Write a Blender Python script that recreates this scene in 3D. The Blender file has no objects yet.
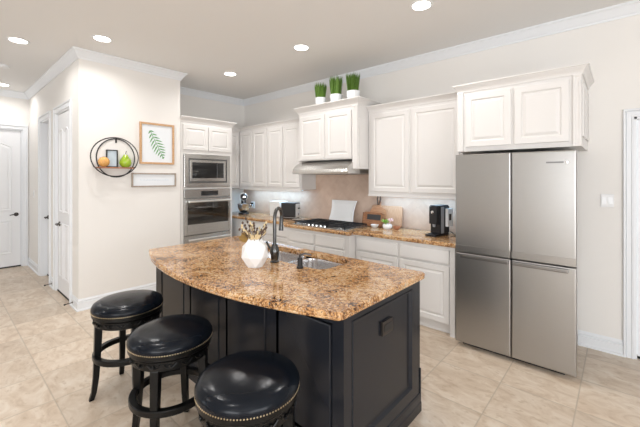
import bpy, bmesh, math, random
from mathutils import Vector, Matrix
random.seed(7)
PI = math.pi
SC = bpy.context.scene
COL = SC.collection

# ------------------------------------------------------------------ camera
cam_d = bpy.data.cameras.new('camera'); cam = bpy.data.objects.new('camera', cam_d); COL.objects.link(cam)
cam.location = (0, -3.974, 1.5526)
cam.rotation_euler = (PI/2, 0, 0.724)
cam_d.sensor_fit = 'HORIZONTAL'; cam_d.sensor_width = 36.0
cam_d.lens = 340.32/640*36
cam_d.shift_y = -(213.5-177.9)/640
cam_d.clip_start = 0.05
SC.camera = cam
# ------------------------------------------------------------------ world, lights, exposure
w = bpy.data.worlds.new('world'); SC.world = w; w.use_nodes = True
w.node_tree.nodes['Background'].inputs[0].default_value = (0.85, 0.92, 1.0, 1)
w.node_tree.nodes['Background'].inputs[1].default_value = 1.5
vs = SC.view_settings
vs.view_transform = 'Standard'; vs.look = 'None'; vs.exposure = 0.29; vs.gamma = 1.0; vs.use_curve_mapping = False
SC.display_settings.display_device = 'sRGB'

def area(name, loc, rot, sx, sy, power, color=(1, 1, 1)):
    l = bpy.data.lights.new(name, 'AREA'); l.shape = 'RECTANGLE'; l.size = sx; l.size_y = sy
    l.energy = power; l.color = color
    o = bpy.data.objects.new(name, l); COL.objects.link(o); o.location = loc; o.rotation_euler = rot
    return o
# daylight through the windows of the wall behind the camera and the patio doors on the right
WIN_BACK = [(-6.9, -5.1), (-0.5, 2.5)]
for (x0, x1), wp in zip(WIN_BACK, (13, 112)):
    area('window_daylight', ((x0+x1)/2, -8.14, 1.50), (PI/2+math.radians(20), 0, 0), x1-x0, 1.7, wp, (0.975, 0.985, 1.0))
area('patio_daylight', (3.14, -4.6, 1.25), (0, PI/2+math.radians(24), 0), 2.0, 3.1, 92, (0.975, 0.985, 1.0))
# under-cabinet strips
area('under_cabinet_light', (-4.45, -0.17, 1.350), (0, 0, 0), 1.4, 0.10, 4.2, (0.44, 0.72, 1.0))
area('under_cabinet_light', (-1.86, -0.17, 1.325), (0, 0, 0), 1.0, 0.10, 2.7, (0.44, 0.72, 1.0))
CAN_POWER = 6.8

# ------------------------------------------------------------------ helpers
def T(loc=(0, 0, 0), rz=0): return Matrix.Translation(loc) @ Matrix.Rotation(rz, 4, 'Z')
def new(): return bmesh.new()
def box(bm, x0, x1, y0, y1, z0, z1, M=None, bev=0):
    vs_ = [Vector((x, y, z)) for x in (x0, x1) for y in (y0, y1) for z in (z0, z1)]
    if M: vs_ = [M @ v for v in vs_]
    v = [bm.verts.new(p) for p in vs_]
    fs = [bm.faces.new([v[i] for i in q]) for q in ((0,1,3,2),(4,6,7,5),(0,4,5,1),(2,3,7,6),(0,2,6,4),(1,5,7,3))]
    if bev:
        es = list({e for f in fs for e in f.edges})
        bmesh.ops.bevel(bm, geom=es, offset=bev, segments=2, affect='EDGES', profile=0.7)
    return bm
def ring(bm, pts): return [bm.verts.new(p) for p in pts]
def bridge(bm, a, b, closed=True):
    n = len(a)
    for i in range(n if closed else n-1):
        j = (i+1) % n
        try: bm.faces.new((a[i], a[j], b[j], b[i]))
        except ValueError: pass
def lathe(bm, prof, seg=32, c=(0, 0, 0), sx=1, sy=1, M=None, cap=True):
    """prof: list of (r, z)"""
    rs = []
    for r, z in prof:
        pts = [Vector((c[0]+r*sx*math.cos(2*PI*i/seg), c[1]+r*sy*math.sin(2*PI*i/seg), c[2]+z)) for i in range(seg)]
        if M: pts = [M @ p for p in pts]
        rs.append(ring(bm, pts))
    for a, b in zip(rs, rs[1:]): bridge(bm, a, b)
    if cap:
        bm.faces.new(rs[0][::-1]); bm.faces.new(rs[-1])
    return bm
def tube(bm, pts, r, seg=10, closed=False, flat=None):
    """round tube (or flat=(w,h) rectangle-like section) along pts; r may be a list"""
    pts = [Vector(p) for p in pts]; n = len(pts)
    rr = r if isinstance(r, (list, tuple)) else [r]*n
    rs = []; up = None
    for i, p in enumerate(pts):
        a = pts[(i-1) % n] if (closed or i > 0) else p
        b = pts[(i+1) % n] if (closed or i < n-1) else p
        t = (b-a).normalized()
        if up is None:
            up = Vector((0, 0, 1)) if abs(t.z) < 0.9 else Vector((1, 0, 0))
        s = t.cross(up).normalized(); u = s.cross(t).normalized(); up = u
        rs.append(ring(bm, [p + s*rr[i]*math.cos(2*PI*k/seg) + u*rr[i]*math.sin(2*PI*k/seg) for k in range(seg)]))
    for a, b in zip(rs, rs[1:]): bridge(bm, a, b)
    if closed: bridge(bm, rs[-1], rs[0])
    else:
        bm.faces.new(rs[0][::-1]); bm.faces.new(rs[-1])
    return bm
def offset_poly(pts, d, closed=True):
    """offset to the left of travel by d, mitred"""
    n = len(pts); out = []
    for i in range(n):
        p = Vector(pts[i])
        a = Vector(pts[i-1]) if (closed or i > 0) else None
        b = Vector(pts[(i+1) % n]) if (closed or i < n-1) else None
        def nrm(u, v):
            t = (v-u).normalized(); return Vector((-t.y, t.x))
        if a is None: q = p + nrm(p, b)*d
        elif b is None: q = p + nrm(a, p)*d
        else:
            n1, n2 = nrm(a, p), nrm(p, b); m = n1+n2
            k = m.dot(n1)
            q = p + m*(d/k) if abs(k) > 0.05 else p+n1*d
        out.append(q)
    return out
def sweep(bm, path, prof, closed=False, M=None):
    """path: XY list; prof: (out, z) closed profile swept along"""
    loops = []
    for o, z in prof:
        q = offset_poly(path, o, closed)
        pts = [Vector((a.x, a.y, z)) for a in q]
        if M: pts = [M @ p for p in pts]
        loops.append(ring(bm, pts))
    loops.append(loops[0])
    for a, b in zip(loops, loops[1:]): bridge(bm, a, b, closed)
    if not closed:
        bm.faces.new([l[0] for l in loops[:-1]]); bm.faces.new([l[-1] for l in loops[:-1]][::-1])
    return bm
def panel(bm, outline, y, loops, M=None, cap=True):
    """outline: XZ list, counter-clockwise seen from -Y. loops: (inset, forward)"""
    prev = None
    for ins, fw in loops:
        q = offset_poly(outline, ins)
        pts = [Vector((a.x, y-fw, a.y)) for a in q]
        if M: pts = [M @ p for p in pts]
        r_ = ring(bm, pts)
        if prev: bridge(bm, prev, r_)
        prev = r_
    if cap: bm.faces.new(prev)
    return bm
def rect(x0, x1, z0, z1): return [(x0, z0), (x1, z0), (x1, z1), (x0, z1)]
def arch(x0, x1, z0, z1, rise, n=10):
    pts = [(x0, z0), (x1, z0)]
    for i in range(n+1):
        t = i/n; x = x1+(x0-x1)*t
        pts.append((x, z1 + rise*math.sin(PI*t)**1.0))
    return pts
RAISED = [(0, 0), (0, .016), (.003, .019), (.05, .019), (.054, .016), (.060, .009), (.066, .009), (.085, .017), (.09, .018)]
FLATD = [(0, 0), (0, .015), (.005, .019), (.012, .0195)]
def build(name, bm, m, parent=None, smooth=False, bevel=0, keep=False):
    bmesh.ops.remove_doubles(bm, verts=bm.verts, dist=1e-6)
    if not keep: bmesh.ops.recalc_face_normals(bm, faces=bm.faces)
    me = bpy.data.meshes.new(name)
    loc = Vector((0, 0, 0)); q = parent
    while q is not None:
        loc += q.location; q = q.parent
    if parent is None and len(bm.verts):
        xs = [v.co.x for v in bm.verts]; ys = [v.co.y for v in bm.verts]; zs = [v.co.z for v in bm.verts]
        org = Vector(((min(xs)+max(xs))/2, (min(ys)+max(ys))/2, min(zs)))
    else: org = Vector((0, 0, 0))
    bmesh.ops.translate(bm, verts=bm.verts, vec=-(loc+org))
    if smooth:
        for f in bm.faces: f.smooth = True
        for e in bm.edges:
            if len(e.link_faces) == 2 and e.calc_face_angle(0) > math.radians(38): e.smooth = False
    bm.to_mesh(me); bm.free()
    me.materials.append(m)
    o = bpy.data.objects.new(name, me); COL.objects.link(o); o.parent = parent; o.location = org
    if bevel:
        b = o.modifiers.new('bevel', 'BEVEL'); b.width = bevel; b.segments = 2; b.limit_method = 'ANGLE'; b.angle_limit = math.radians(40)
    return o
def tag(o, label, cat, group=None):
    o['label'] = label; o['category'] = cat
    if group: o['group'] = group
    return o
def thing(name, label, cat, loc=(0, 0, 0), group=None):
    o = bpy.data.objects.new(name, None); COL.objects.link(o); o.location = loc; o.empty_display_size = 0.1
    return tag(o, label, cat, group)
def struct(name, bm, m, **k):
    o = build(name, bm, m, **k); o['kind'] = 'structure'; return o
def sempty(name, loc=(0, 0, 0)):
    o = bpy.data.objects.new(name, None); COL.objects.link(o); o.location = loc; o['kind'] = 'structure'; return o
def copy_tree(o, parent=None):
    c = o.copy(); COL.objects.link(c); c.parent = parent
    for ch in list(o.children): copy_tree(ch, c)
    return c

# ------------------------------------------------------------------ materials
def mat(name, col, rough=0.5, metal=0.0, bump=0.0, bscale=60, spec=None, coat=0, var=0.0, vscale=3, stretch=None, emit=0, trans=0, ior=1.45):
    m = bpy.data.materials.new(name); m.use_nodes = True; nt = m.node_tree; b = nt.nodes['Principled BSDF']
    b.inputs['Base Color'].default_value = (*col, 1); b.inputs['Roughness'].default_value = rough; b.inputs['Metallic'].default_value = metal
    b.inputs['IOR'].default_value = ior
    if spec is not None: b.inputs['Specular IOR Level'].default_value = spec
    if coat: b.inputs['Coat Weight'].default_value = coat; b.inputs['Coat Roughness'].default_value = 0.08
    if trans: b.inputs['Transmission Weight'].default_value = trans
    if emit: b.inputs['Emission Color'].default_value = (*col, 1); b.inputs['Emission Strength'].default_value = emit
    geo = nt.nodes.new('ShaderNodeNewGeometry'); mp = nt.nodes.new('ShaderNodeMapping'); nt.links.new(geo.outputs['Position'], mp.inputs[0])
    if stretch: mp.inputs['Scale'].default_value = stretch
    if var or not bump:
        n = nt.nodes.new('ShaderNodeTexNoise'); n.inputs['Scale'].default_value = vscale; n.inputs['Detail'].default_value = 4
        nt.links.new(mp.outputs[0], n.inputs[0])
        mx = nt.nodes.new('ShaderNodeMix'); mx.data_type = 'RGBA'
        v = max(var, 0.012)
        mx.inputs[6].default_value = (*[c*(1-v) for c in col], 1); mx.inputs[7].default_value = (*[min(1, c*(1+v)) for c in col], 1)
        nt.links.new(n.outputs[0], mx.inputs[0]); nt.links.new(mx.outputs[2], b.inputs['Base Color'])
    if bump:
        n2 = nt.nodes.new('ShaderNodeTexNoise'); n2.inputs['Scale'].default_value = bscale; n2.inputs['Detail'].default_value = 3
        nt.links.new(mp.outputs[0], n2.inputs[0])
        bp = nt.nodes.new('ShaderNodeBump'); bp.inputs['Strength'].default_value = bump; bp.inputs['Distance'].default_value = 0.01
        nt.links.new(n2.outputs[0], bp.inputs['Height']); nt.links.new(bp.outputs[0], b.inputs['Normal'])
    return m
def N(nt, t, **k):
    n = nt.nodes.new(t)
    for a, v in k.items(): setattr(n, a, v)
    return n
def math_(nt, op, a, b=None):
    n = N(nt, 'ShaderNodeMath', operation=op)
    for i, v in enumerate((a, b)):
        if v is None: continue
        if isinstance(v, (int, float)): n.inputs[i].default_value = v
        else: nt.links.new(v, n.inputs[i])
    return n.outputs[0]
def ramp(nt, fac, stops, interp='LINEAR'):
    r = N(nt, 'ShaderNodeValToRGB'); cr = r.color_ramp; cr.interpolation = interp
    while len(cr.elements) > 1: cr.elements.remove(cr.elements[-1])
    cr.elements[0].position = stops[0][0]; cr.elements[0].color = (*stops[0][1], 1)
    for p, c in stops[1:]:
        e = cr.elements.new(p); e.color = (*c, 1)
    nt.links.new(fac, r.inputs[0]); return r.outputs[0]
def mixc(nt, fac, a, b, mode='MIX'):
    m = N(nt, 'ShaderNodeMix', data_type='RGBA', blend_type=mode)
    for s, v in ((0, fac), (6, a), (7, b)):
        if isinstance(v, (int, float)): m.inputs[s].default_value = v
        elif isinstance(v, tuple): m.inputs[s].default_value = (*v, 1)
        else: nt.links.new(v, m.inputs[s])
    return m.outputs[2]

def floor_mat():
    m = bpy.data.materials.new('travertine_tile'); m.use_nodes = True; nt = m.node_tree; b = nt.nodes['Principled BSDF']
    geo = N(nt, 'ShaderNodeNewGeometry'); sp = N(nt, 'ShaderNodeSeparateXYZ'); nt.links.new(geo.outputs['Position'], sp.inputs[0])
    S = .457
    ux = math_(nt, 'ADD', sp.outputs[0], .227+S*40); uy = math_(nt, 'ADD', sp.outputs[1], .678+S*40)
    dx = math_(nt, 'PINGPONG', ux, S/2); dy = math_(nt, 'PINGPONG', uy, S/2)
    dm = math_(nt, 'MINIMUM', dx, dy)
    gm = ramp(nt, dm, [(0, (1, 1, 1)), (.0022, (1, 1, 1)), (.0045, (0, 0, 0))])
    cx = math_(nt, 'FLOOR', math_(nt, 'DIVIDE', ux, S)); cy = math_(nt, 'FLOOR', math_(nt, 'DIVIDE', uy, S))
    cb = N(nt, 'ShaderNodeCombineXYZ'); nt.links.new(cx, cb.inputs[0]); nt.links.new(cy, cb.inputs[1])
    wn = N(nt, 'ShaderNodeTexWhiteNoise'); nt.links.new(cb.outputs[0], wn.inputs[0])
    # each tile shifts its own veining
    vm = N(nt, 'ShaderNodeVectorMath', operation='MULTIPLY_ADD'); nt.links.new(wn.outputs[1], vm.inputs[0]); vm.inputs[1].default_value = (7, 9, 5); nt.links.new(geo.outputs['Position'], vm.inputs[2])
    mp = N(nt, 'ShaderNodeMapping'); mp.inputs['Scale'].default_value = (1.0, 1.7, 1); mp.inputs['Rotation'].default_value = (0, 0, .5); nt.links.new(vm.outputs[0], mp.inputs[0])
    n1 = N(nt, 'ShaderNodeTexNoise'); n1.inputs['Scale'].default_value = 4.6; n1.inputs['Detail'].default_value = 8; n1.inputs['Roughness'].default_value = .62; n1.inputs['Distortion'].default_value = 1.1
    nt.links.new(mp.outputs[0], n1.inputs[0])
    c1 = ramp(nt, n1.outputs[0], [(.28, (.49, .375, .275)), (.42, (.59, .475, .365)), (.55, (.66, .555, .445)), (.72, (.73, .65, .55))])
    n2 = N(nt, 'ShaderNodeTexNoise'); n2.inputs['Scale'].default_value = 17; n2.inputs['Detail'].default_value = 5; nt.links.new(mp.outputs[0], n2.inputs[0])
    f2 = ramp(nt, n2.outputs[0], [(.57, (0, 0, 0)), (.68, (.55, .55, .55))])
    c2 = mixc(nt, f2, c1, (.46, .34, .23))
    tv = math_(nt, 'MULTIPLY_ADD', wn.outputs[0], .12); nt.nodes[-1].inputs[2].default_value = .92
    tvn = N(nt, 'ShaderNodeCombineXYZ')
    for i in range(3): nt.links.new(tv, tvn.inputs[i])
    c3 = mixc(nt, 1.0, c2, tvn.outputs[0], 'MULTIPLY')
    c4 = mixc(nt, gm, c3, (.43, .36, .28))
    nt.links.new(c4, b.inputs['Base Color'])
    b.inputs['Roughness'].default_value = .33
    b.inputs['Specular IOR Level'].default_value = .4
    bp = N(nt, 'ShaderNodeBump'); bp.inputs['Strength'].default_value = .35; bp.inputs['Distance'].default_value = .002; bp.invert = True
    nt.links.new(gm, bp.inputs['Height']); nt.links.new(bp.outputs[0], b.inputs['Normal'])
    return m
def granite_mat(sc=1.0):
    m = bpy.data.materials.new('granite'); m.use_nodes = True; nt = m.node_tree; b = nt.nodes['Principled BSDF']
    geo = N(nt, 'ShaderNodeNewGeometry')
    nd = N(nt, 'ShaderNodeTexNoise'); nd.inputs['Scale'].default_value = 14; nd.inputs['Detail'].default_value = 3; nt.links.new(geo.outputs['Position'], nd.inputs[0])
    vm = N(nt, 'ShaderNodeVectorMath', operation='MULTIPLY_ADD'); nt.links.new(nd.outputs[1], vm.inputs[0]); vm.inputs[1].default_value = (.09, .09, .09); nt.links.new(geo.outputs['Position'], vm.inputs[2])
    v1 = N(nt, 'ShaderNodeTexVoronoi'); v1.inputs['Scale'].default_value = 95*sc; nt.links.new(vm.outputs[0], v1.inputs[0])
    sp = N(nt, 'ShaderNodeSeparateXYZ'); nt.links.new(v1.outputs['Color'], sp.inputs[0])
    big = N(nt, 'ShaderNodeTexNoise'); big.inputs['Scale'].default_value = 4.5; big.inputs['Detail'].default_value = 5; big.inputs['Distortion'].default_value = .8; nt.links.new(geo.outputs['Position'], big.inputs[0])
    mid = N(nt, 'ShaderNodeTexNoise'); mid.inputs['Scale'].default_value = 26; mid.inputs['Detail'].default_value = 6; mid.inputs['Roughness'].default_value = .7; nt.links.new(vm.outputs[0], mid.inputs[0])
    f = math_(nt, 'ADD', math_(nt, 'MULTIPLY', sp.outputs[0], .34), math_(nt, 'ADD', math_(nt, 'MULTIPLY', math_(nt, 'SUBTRACT', big.outputs[0], .20), .68), math_(nt, 'MULTIPLY', mid.outputs[0], .52)))
    c = ramp(nt, f, [(.34, (.020, .011, .007)), (.43, (.13, .052, .020)), (.51, (.31, .14, .050)), (.60, (.49, .25, .095)), (.70, (.61, .355, .16)), (.82, (.68, .475, .27)), (.93, (.70, .56, .40))])
    v2 = N(nt, 'ShaderNodeTexVoronoi'); v2.inputs['Scale'].default_value = 165*sc; nt.links.new(vm.outputs[0], v2.inputs[0])
    s2 = N(nt, 'ShaderNodeSeparateXYZ'); nt.links.new(v2.outputs['Color'], s2.inputs[0])
    f2 = ramp(nt, s2.outputs[1], [(.84, (0, 0, 0)), (.88, (.65, .65, .65))])
    c2 = mixc(nt, f2, c, (.05, .028, .018))
    f3 = ramp(nt, s2.outputs[2], [(.90, (0, 0, 0)), (.93, (.45, .45, .45))])
    c3 = mixc(nt, f3, c2, (.66, .60, .52))
    nt.links.new(c3, b.inputs['Base Color'])
    b.inputs['Roughness'].default_value = .07; b.inputs['Specular IOR Level'].default_value = .5
    return m
def backsplash_mat():
    m = bpy.data.materials.new('backsplash_tile'); m.use_nodes = True; nt = m.node_tree; b = nt.nodes['Principled BSDF']
    geo = N(nt, 'ShaderNodeNewGeometry'); sp = N(nt, 'ShaderNodeSeparateXYZ'); nt.links.new(geo.outputs['Position'], sp.inputs[0])
    S = .105
    a = math_(nt, 'MULTIPLY', math_(nt, 'ADD', math_(nt, 'ADD', sp.outputs[0], sp.outputs[2]), 20), .7071)
    c = math_(nt, 'MULTIPLY', math_(nt, 'ADD', math_(nt, 'SUBTRACT', sp.outputs[0], sp.outputs[2]), 20), .7071)
    d = math_(nt, 'MINIMUM', math_(nt, 'PINGPONG', a, S/2), math_(nt, 'PINGPONG', c, S/2))
    g = ramp(nt, d, [(0, (1, 1, 1)), (.0016, (1, 1, 1)), (.003, (0, 0, 0))])
    cb = N(nt, 'ShaderNodeCombineXYZ'); nt.links.new(math_(nt, 'FLOOR', math_(nt, 'DIVIDE', a, S)), cb.inputs[0]); nt.links.new(math_(nt, 'FLOOR', math_(nt, 'DIVIDE', c, S)), cb.inputs[1])
    wn = N(nt, 'ShaderNodeTexWhiteNoise'); nt.links.new(cb.outputs[0], wn.inputs[0])
    n = N(nt, 'ShaderNodeTexNoise'); n.inputs['Scale'].default_value = 14; n.inputs['Detail'].default_value = 6; nt.links.new(geo.outputs['Position'], n.inputs[0])
    f = math_(nt, 'ADD', math_(nt, 'MULTIPLY', wn.outputs[0], .35), math_(nt, 'MULTIPLY', n.outputs[0], .75))
    cc = ramp(nt, f, [(.25, (.56, .40, .31)), (.5, (.61, .45, .355)), (.8, (.66, .505, .405))])
    nt.links.new(mixc(nt, g, cc, (.60, .46, .37)), b.inputs['Base Color']); b.inputs['Roughness'].default_value = .4
    return m
def wood_mat(name, c0, c1, scale=18, stretch=(1, 1, 8), rough=.45):
    m = bpy.data.materials.new(name); m.use_nodes = True; nt = m.node_tree; b = nt.nodes['Principled BSDF']
    geo = N(nt, 'ShaderNodeNewGeometry'); mp = N(nt, 'ShaderNodeMapping'); mp.inputs['Scale'].default_value = stretch; nt.links.new(geo.outputs['Position'], mp.inputs[0])
    n = N(nt, 'ShaderNodeTexNoise'); n.inputs['Scale'].default_value = scale; n.inputs['Detail'].default_value = 5; n.inputs['Distortion'].default_value = .6; nt.links.new(mp.outputs[0], n.inputs[0])
    nt.links.new(ramp(nt, n.outputs[0], [(.3, c0), (.7, c1)]), b.inputs['Base Color']); b.inputs['Roughness'].default_value = rough
    return m
def leather_mat():
    m = mat('black_leather', (.005, .007, .011), .22, bump=.10, bscale=24, var=0, spec=.22)
    return m
M_WALL = mat('wall_paint', (.82, .797, .765), .75, bump=.05, bscale=160)
M_WALL_GREY = M_WALL
M_CEIL = mat('ceiling_paint', (.80, .79, .775), .85, bump=.06, bscale=140)
M_TRIM = mat('white_trim_paint', (.79, .81, .835), .4)
M_CAB = mat('cabinet_paint', (.735, .715, .695), .38)
M_DOOR = mat('door_paint', (.82, .83, .85), .38)
M_FLOOR = floor_mat()
M_GRAN = granite_mat()
M_SPLASH = backsplash_mat()
M_NAVY = mat('charcoal_paint', (.013, .0145, .019), .25, spec=.4)
M_STEEL = mat('brushed_steel', (.41, .402, .39), .33, 1.0, bump=.04, bscale=30, stretch=(1, 1, 60), var=.05, vscale=12)
M_STEELX = mat('brushed_steel_horizontal', (.52, .51, .49), .27, 1.0, var=.05, vscale=14, stretch=(1, 1, 40))
M_BOWL = mat('mixer_bowl_steel', (.52, .54, .57), .18, 1.0)
M_SATIN = mat('satin_steel', (.85, .85, .84), .3, 1.0)
M_DSTEEL = mat('dark_brushed_steel', (.26, .25, .24), .35, 1.0, var=.05)
M_SINK = mat('sink_steel', (.72, .72, .73), .24, 1.0, var=.04)
M_CHROME = mat('polished_chrome', (.80, .80, .80), .10, 1.0)
M_DGLASS = mat('dark_glass', (.02, .02, .02), .06, spec=.6)
M_BLACK = mat('black_plastic', (.015, .015, .017), .35)
M_IRON = mat('cast_iron', (.018, .018, .020), .5, bump=.2, bscale=120)
M_DARKBODY = mat('dark_grey_metal', (.20, .20, .20), .4, .6)
M_BRONZE = mat('oil_rubbed_bronze', (.07, .062, .058), .28, .8)
M_PEWTER = mat('dark_pewter', (.10, .10, .10), .2, .9)
M_LEATHER = leather_mat()
M_BWOOD = mat('black_lacquered_wood', (.004, .004, .004), .28, spec=.3)
M_BRASS = mat('aged_brass', (.60, .50, .34), .3, 1.0)
M_WHITE = mat('white_glaze', (.86, .87, .88), .18)
M_WPLAST = mat('white_plastic', (.80, .80, .80), .35)
M_LAMP = mat('lamp_lens', (1.0, .97, .92), .5, emit=9)
M_LED = mat('led_diffuser', (.55, .80, 1.0), .5, emit=2.2)
M_OAK = wood_mat('light_oak', (.48, .27, .13), (.66, .42, .24))
M_WALNUT = wood_mat('walnut', (.16, .065, .03), (.36, .17, .08))
M_TEAK = wood_mat('teak', (.20, .075, .03), (.44, .20, .09), stretch=(1, 1, 8))
M_CHERRY = wood_mat('cherry', (.34, .15, .07), (.56, .30, .16), stretch=(1, 1, 8))
M_BEECH = wood_mat('beech', (.46, .26, .15), (.60, .38, .25), stretch=(8, 1, 1))
M_RED = wood_mat('reddish_wood', (.32, .12, .06), (.50, .24, .14), stretch=(8, 1, 1))
M_GREYWOOD = wood_mat('weathered_wood', (.30, .24, .19), (.46, .40, .34), stretch=(1, 8, 1))
M_PAPER = mat('matte_paper', (.80, .83, .86), .6)
M_FERN = mat('fern_print_green', (.10, .33, .09), .6, var=.35, vscale=30)
M_GRASS = mat('grass_green', (.10, .20, .022), .55, var=.6, vscale=60)
M_SUCC = mat('succulent_green', (.30, .50, .10), .5, var=.3, vscale=40)
M_PINK = mat('pale_pink_petal', (.75, .55, .55), .5, var=.15, vscale=40)
M_PEAR = mat('green_glass', (.33, .48, .03), .12, var=.25, vscale=25, coat=.5)
M_AMBER = mat('amber_mosaic', (.72, .38, .12), .25, var=.35, vscale=70)
M_BLUEGREY = mat('blue_grey_print', (.60, .70, .78), .5, var=.15, vscale=14)
M_TWIG = mat('dry_twig', (.09, .055, .04), .7)
M_CREAM = mat('cream_petal', (.74, .60, .36), .6, var=.2, vscale=60)
M_GOLD = mat('dry_gold_leaf', (.24, .14, .035), .5, var=.4, vscale=60)
M_DGREEN = mat('dark_herb_green', (.06, .09, .03), .5, var=.4, vscale=60)
M_GREY = mat('grey_plastic', (.30, .31, .33), .3)
M_GLASS = mat('clear_glass', (1, 1, 1), .02, trans=1.0)
M_DARKGAP = mat('dark_rubber', (.012, .012, .012), .7)

# ------------------------------------------------------------------ structure
H = 3.05
XL, XO, XA, YD, YR = -7.9, -5.475, -4.735, -2.866, -1.645
XR, YB = 3.0, -8.0
struct('floor', box(new(), XL-.1, XR+.1, YB-.1, .12, -.1, 0), M_FLOOR)
struct('ceiling', box(new(), XL-.1, XR+.1, YB-.1, .12, H, H+.1), M_CEIL)
def wall_x(bm, x0, x1, y0, y1, holes):
    """wall running along X between x0,x1; holes (a,b,z0,z1)"""
    cur = x0
    for a, b, z0, z1 in sorted(holes):
        box(bm, cur, a, y0, y1, 0, H)
        if z0 > 0: box(bm, a, b, y0, y1, 0, z0)
        if z1 < H: box(bm, a, b, y0, y1, z1, H)
        cur = b
    box(bm, cur, x1, y0, y1, 0, H)
    return bm
def wall_y(bm, y0, y1, x0, x1, holes):
    cur = y0
    for a, b, z0, z1 in sorted(holes):
        box(bm, x0, x1, cur, a, 0, H)
        if z0 > 0: box(bm, x0, x1, a, b, 0, z0)
        if z1 < H: box(bm, x0, x1, a, b, z1, H)
        cur = b
    box(bm, x0, x1, cur, y1, 0, H)
    return bm
RD = (.085, .93, 0, 2.075)              # right door in the fridge wall
DA = (-5.835, -5.100, 0, 2.435)         # near door in the hall wall
DB = (-6.874, -6.236, 0, 2.435)
FD = (-3.865, -2.952, 0, 2.40)          # far door
struct('wall_back', wall_x(new(), XO-.1, XR+.1, 0, .12, [RD]), M_WALL)
struct('wall_oven', box(new(), XO-.1, XO, YR, 0, 0, H), M_WALL)
b = new(); box(b, XO, XA, YR-.1, YR, 0, H); box(b, XA-.1, XA, YD, YR-.1, 0, H); struct('wall_pantry', b, M_WALL)
struct('wall_hall', wall_x(new(), XL-.1, XA-.1, YD, YD+.12, [DA, DB]), M_WALL)
struct('wall_left', wall_y(new(), YB, YD, XL-.12, XL, [FD]), M_WALL)
struct('wall_right', wall_y(new(), YB, 0, XR, XR+.12, [(-6.2, -3.0, 0, 2.5)]), M_WALL)
struct('wall_rear', wall_x(new(), XL, XR, YB-.12, YB, [(a, c, .5, 2.6) for a, c in WIN_BACK]), M_WALL)
# windows behind the camera
def window(name, a, c, z0, z1, axis):
    e = sempty(name, ((a+c)/2, YB, z0) if axis == 'x' else (XR, (a+c)/2, z0))
    f = new(); g = new()
    def bb(bm, u0, u1, d0, d1, q0, q1):
        if axis == 'x': box(bm, u0, u1, YB-.12+d0, YB-.12+d1, q0, q1)
        else: box(bm, XR+.12-d1, XR+.12-d0, u0, u1, q0, q1)
    bb(f, a, a+.05, 0.02, .14, z0, z1); bb(f, c-.05, c, .02, .14, z0, z1); bb(f, a, c, .02, .14, z0, z0+.05); bb(f, a, c, .02, .14, z1-.05, z1)
    bb(f, (a+c)/2-.025, (a+c)/2+.025, .03, .09, z0, z1)
    build('window_frame', f, M_TRIM, e)
i_ = 1
for a, c in WIN_BACK: window('window_%d' % i_, a, c, .5, 2.6, 'x'); i_ += 1
window('window_3', -6.2, -3.0, 0.0, 2.5, 'y')

# crown moulding around the room
CR = [(0, H-.105), (.010, H-.105), (.014, H-.088), (.022, H-.080), (.034, H-.058), (.050, H-.036), (.056, H-.026), (.066, H-.020), (.072, H-.014), (.072, H), (0, H)]
path = [(XR, 0), (XO, 0), (XO, YR), (XA, YR), (XA, YD), (XL, YD), (XL, YB)]
struct('trim_1', sweep(new(), path, CR), M_TRIM)
# baseboards
BBP = [(0, 0), (.024, 0), (.024, .016), (.014, .022), (.014, .094), (.006, .098), (.006, .104), (.012, .110), (.010, .120), (.004, .132), (.003, .137), (0, .137)]
def base(name, p): struct(name, sweep(new(), p, BBP), M_TRIM)
base('baseboard_back', [(.018, 0), (-.30, 0)])
base('baseboard_pantry', [(XA, YR-.02), (XA, YD), (-5.012, YD)])
base('baseboard_hall', [(-5.923, YD), (-6.148, YD)])
base('baseboard_corner', [(-6.962, YD), (XL, YD), (XL, -2.90)])
base('baseboard_left', [(XL, -3.94), (XL, YB)])
base('baseboard_right', [(XR, -3.0), (XR, 0), (1.0, 0)])
# door casings: mitred frame moulding
CAS = [(0, 0), (0, .010), (.005, .015), (.016, .015), (.020, .007), (.026, .008), (.056, .013), (.060, .008), (.066, .022), (.080, .024), (.084, .020), (.084, 0)]
def casing(name, x0, x1, z1, M, wid=.084):
    """three-sided casing outside opening x0..x1 up to z1 in a wall plane facing -Y at local y=0"""
    bm = new(); k = wid/.084
    loops = []
    for o, d in CAS:
        o *= k
        pts = [Vector((x0-o, -d, 0)), Vector((x0-o, -d, z1+o)), Vector((x1+o, -d, z1+o)), Vector((x1+o, -d, 0))]
        loops.append(ring(bm, [M @ p for p in pts]))
    for a_, b_ in zip(loops, loops[1:]+loops[:1]): bridge(bm, a_, b_, False)
    bm.faces.new([l[0] for l in loops]); bm.faces.new([l[-1] for l in loops][::-1])
    # jamb
    box(bm, x0, x0+.018, 0, .12, 0, z1, M); box(bm, x1-.018, x1, 0, .12, 0, z1, M); box(bm, x0, x1, 0, .12, z1-.018, z1, M)
    return struct(name, bm, M_TRIM)
DPAN = [(0, 0), (.005, .009), (.016, .010), (.026, .001), (.034, .001), (.060, .008), (.064, .008)]
def lever(M, x, z, y, side, root):
    bm = new()
    R = M @ Matrix.Translation((x, y, z)) @ Matrix.Rotation(PI/2, 4, 'X')
    lathe(bm, [(.033, 0), (.033, .006), (.026, .012), (.012, .014), (.011, .050), (.0, .052)], 18, M=R, cap=False)
    pts = [M @ Vector((x, y-.045, z)), M @ Vector((x+side*.04, y-.050, z+.003)), M @ Vector((x+side*.065, y-.050, z-.002)), M @ Vector((x+side*.09, y-.046, z-.008))]
    tube(bm, pts, [.011, .009, .008, .007], 8)
    return build('door_handle', bm, M_BRONZE, root, smooth=True)
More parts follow.
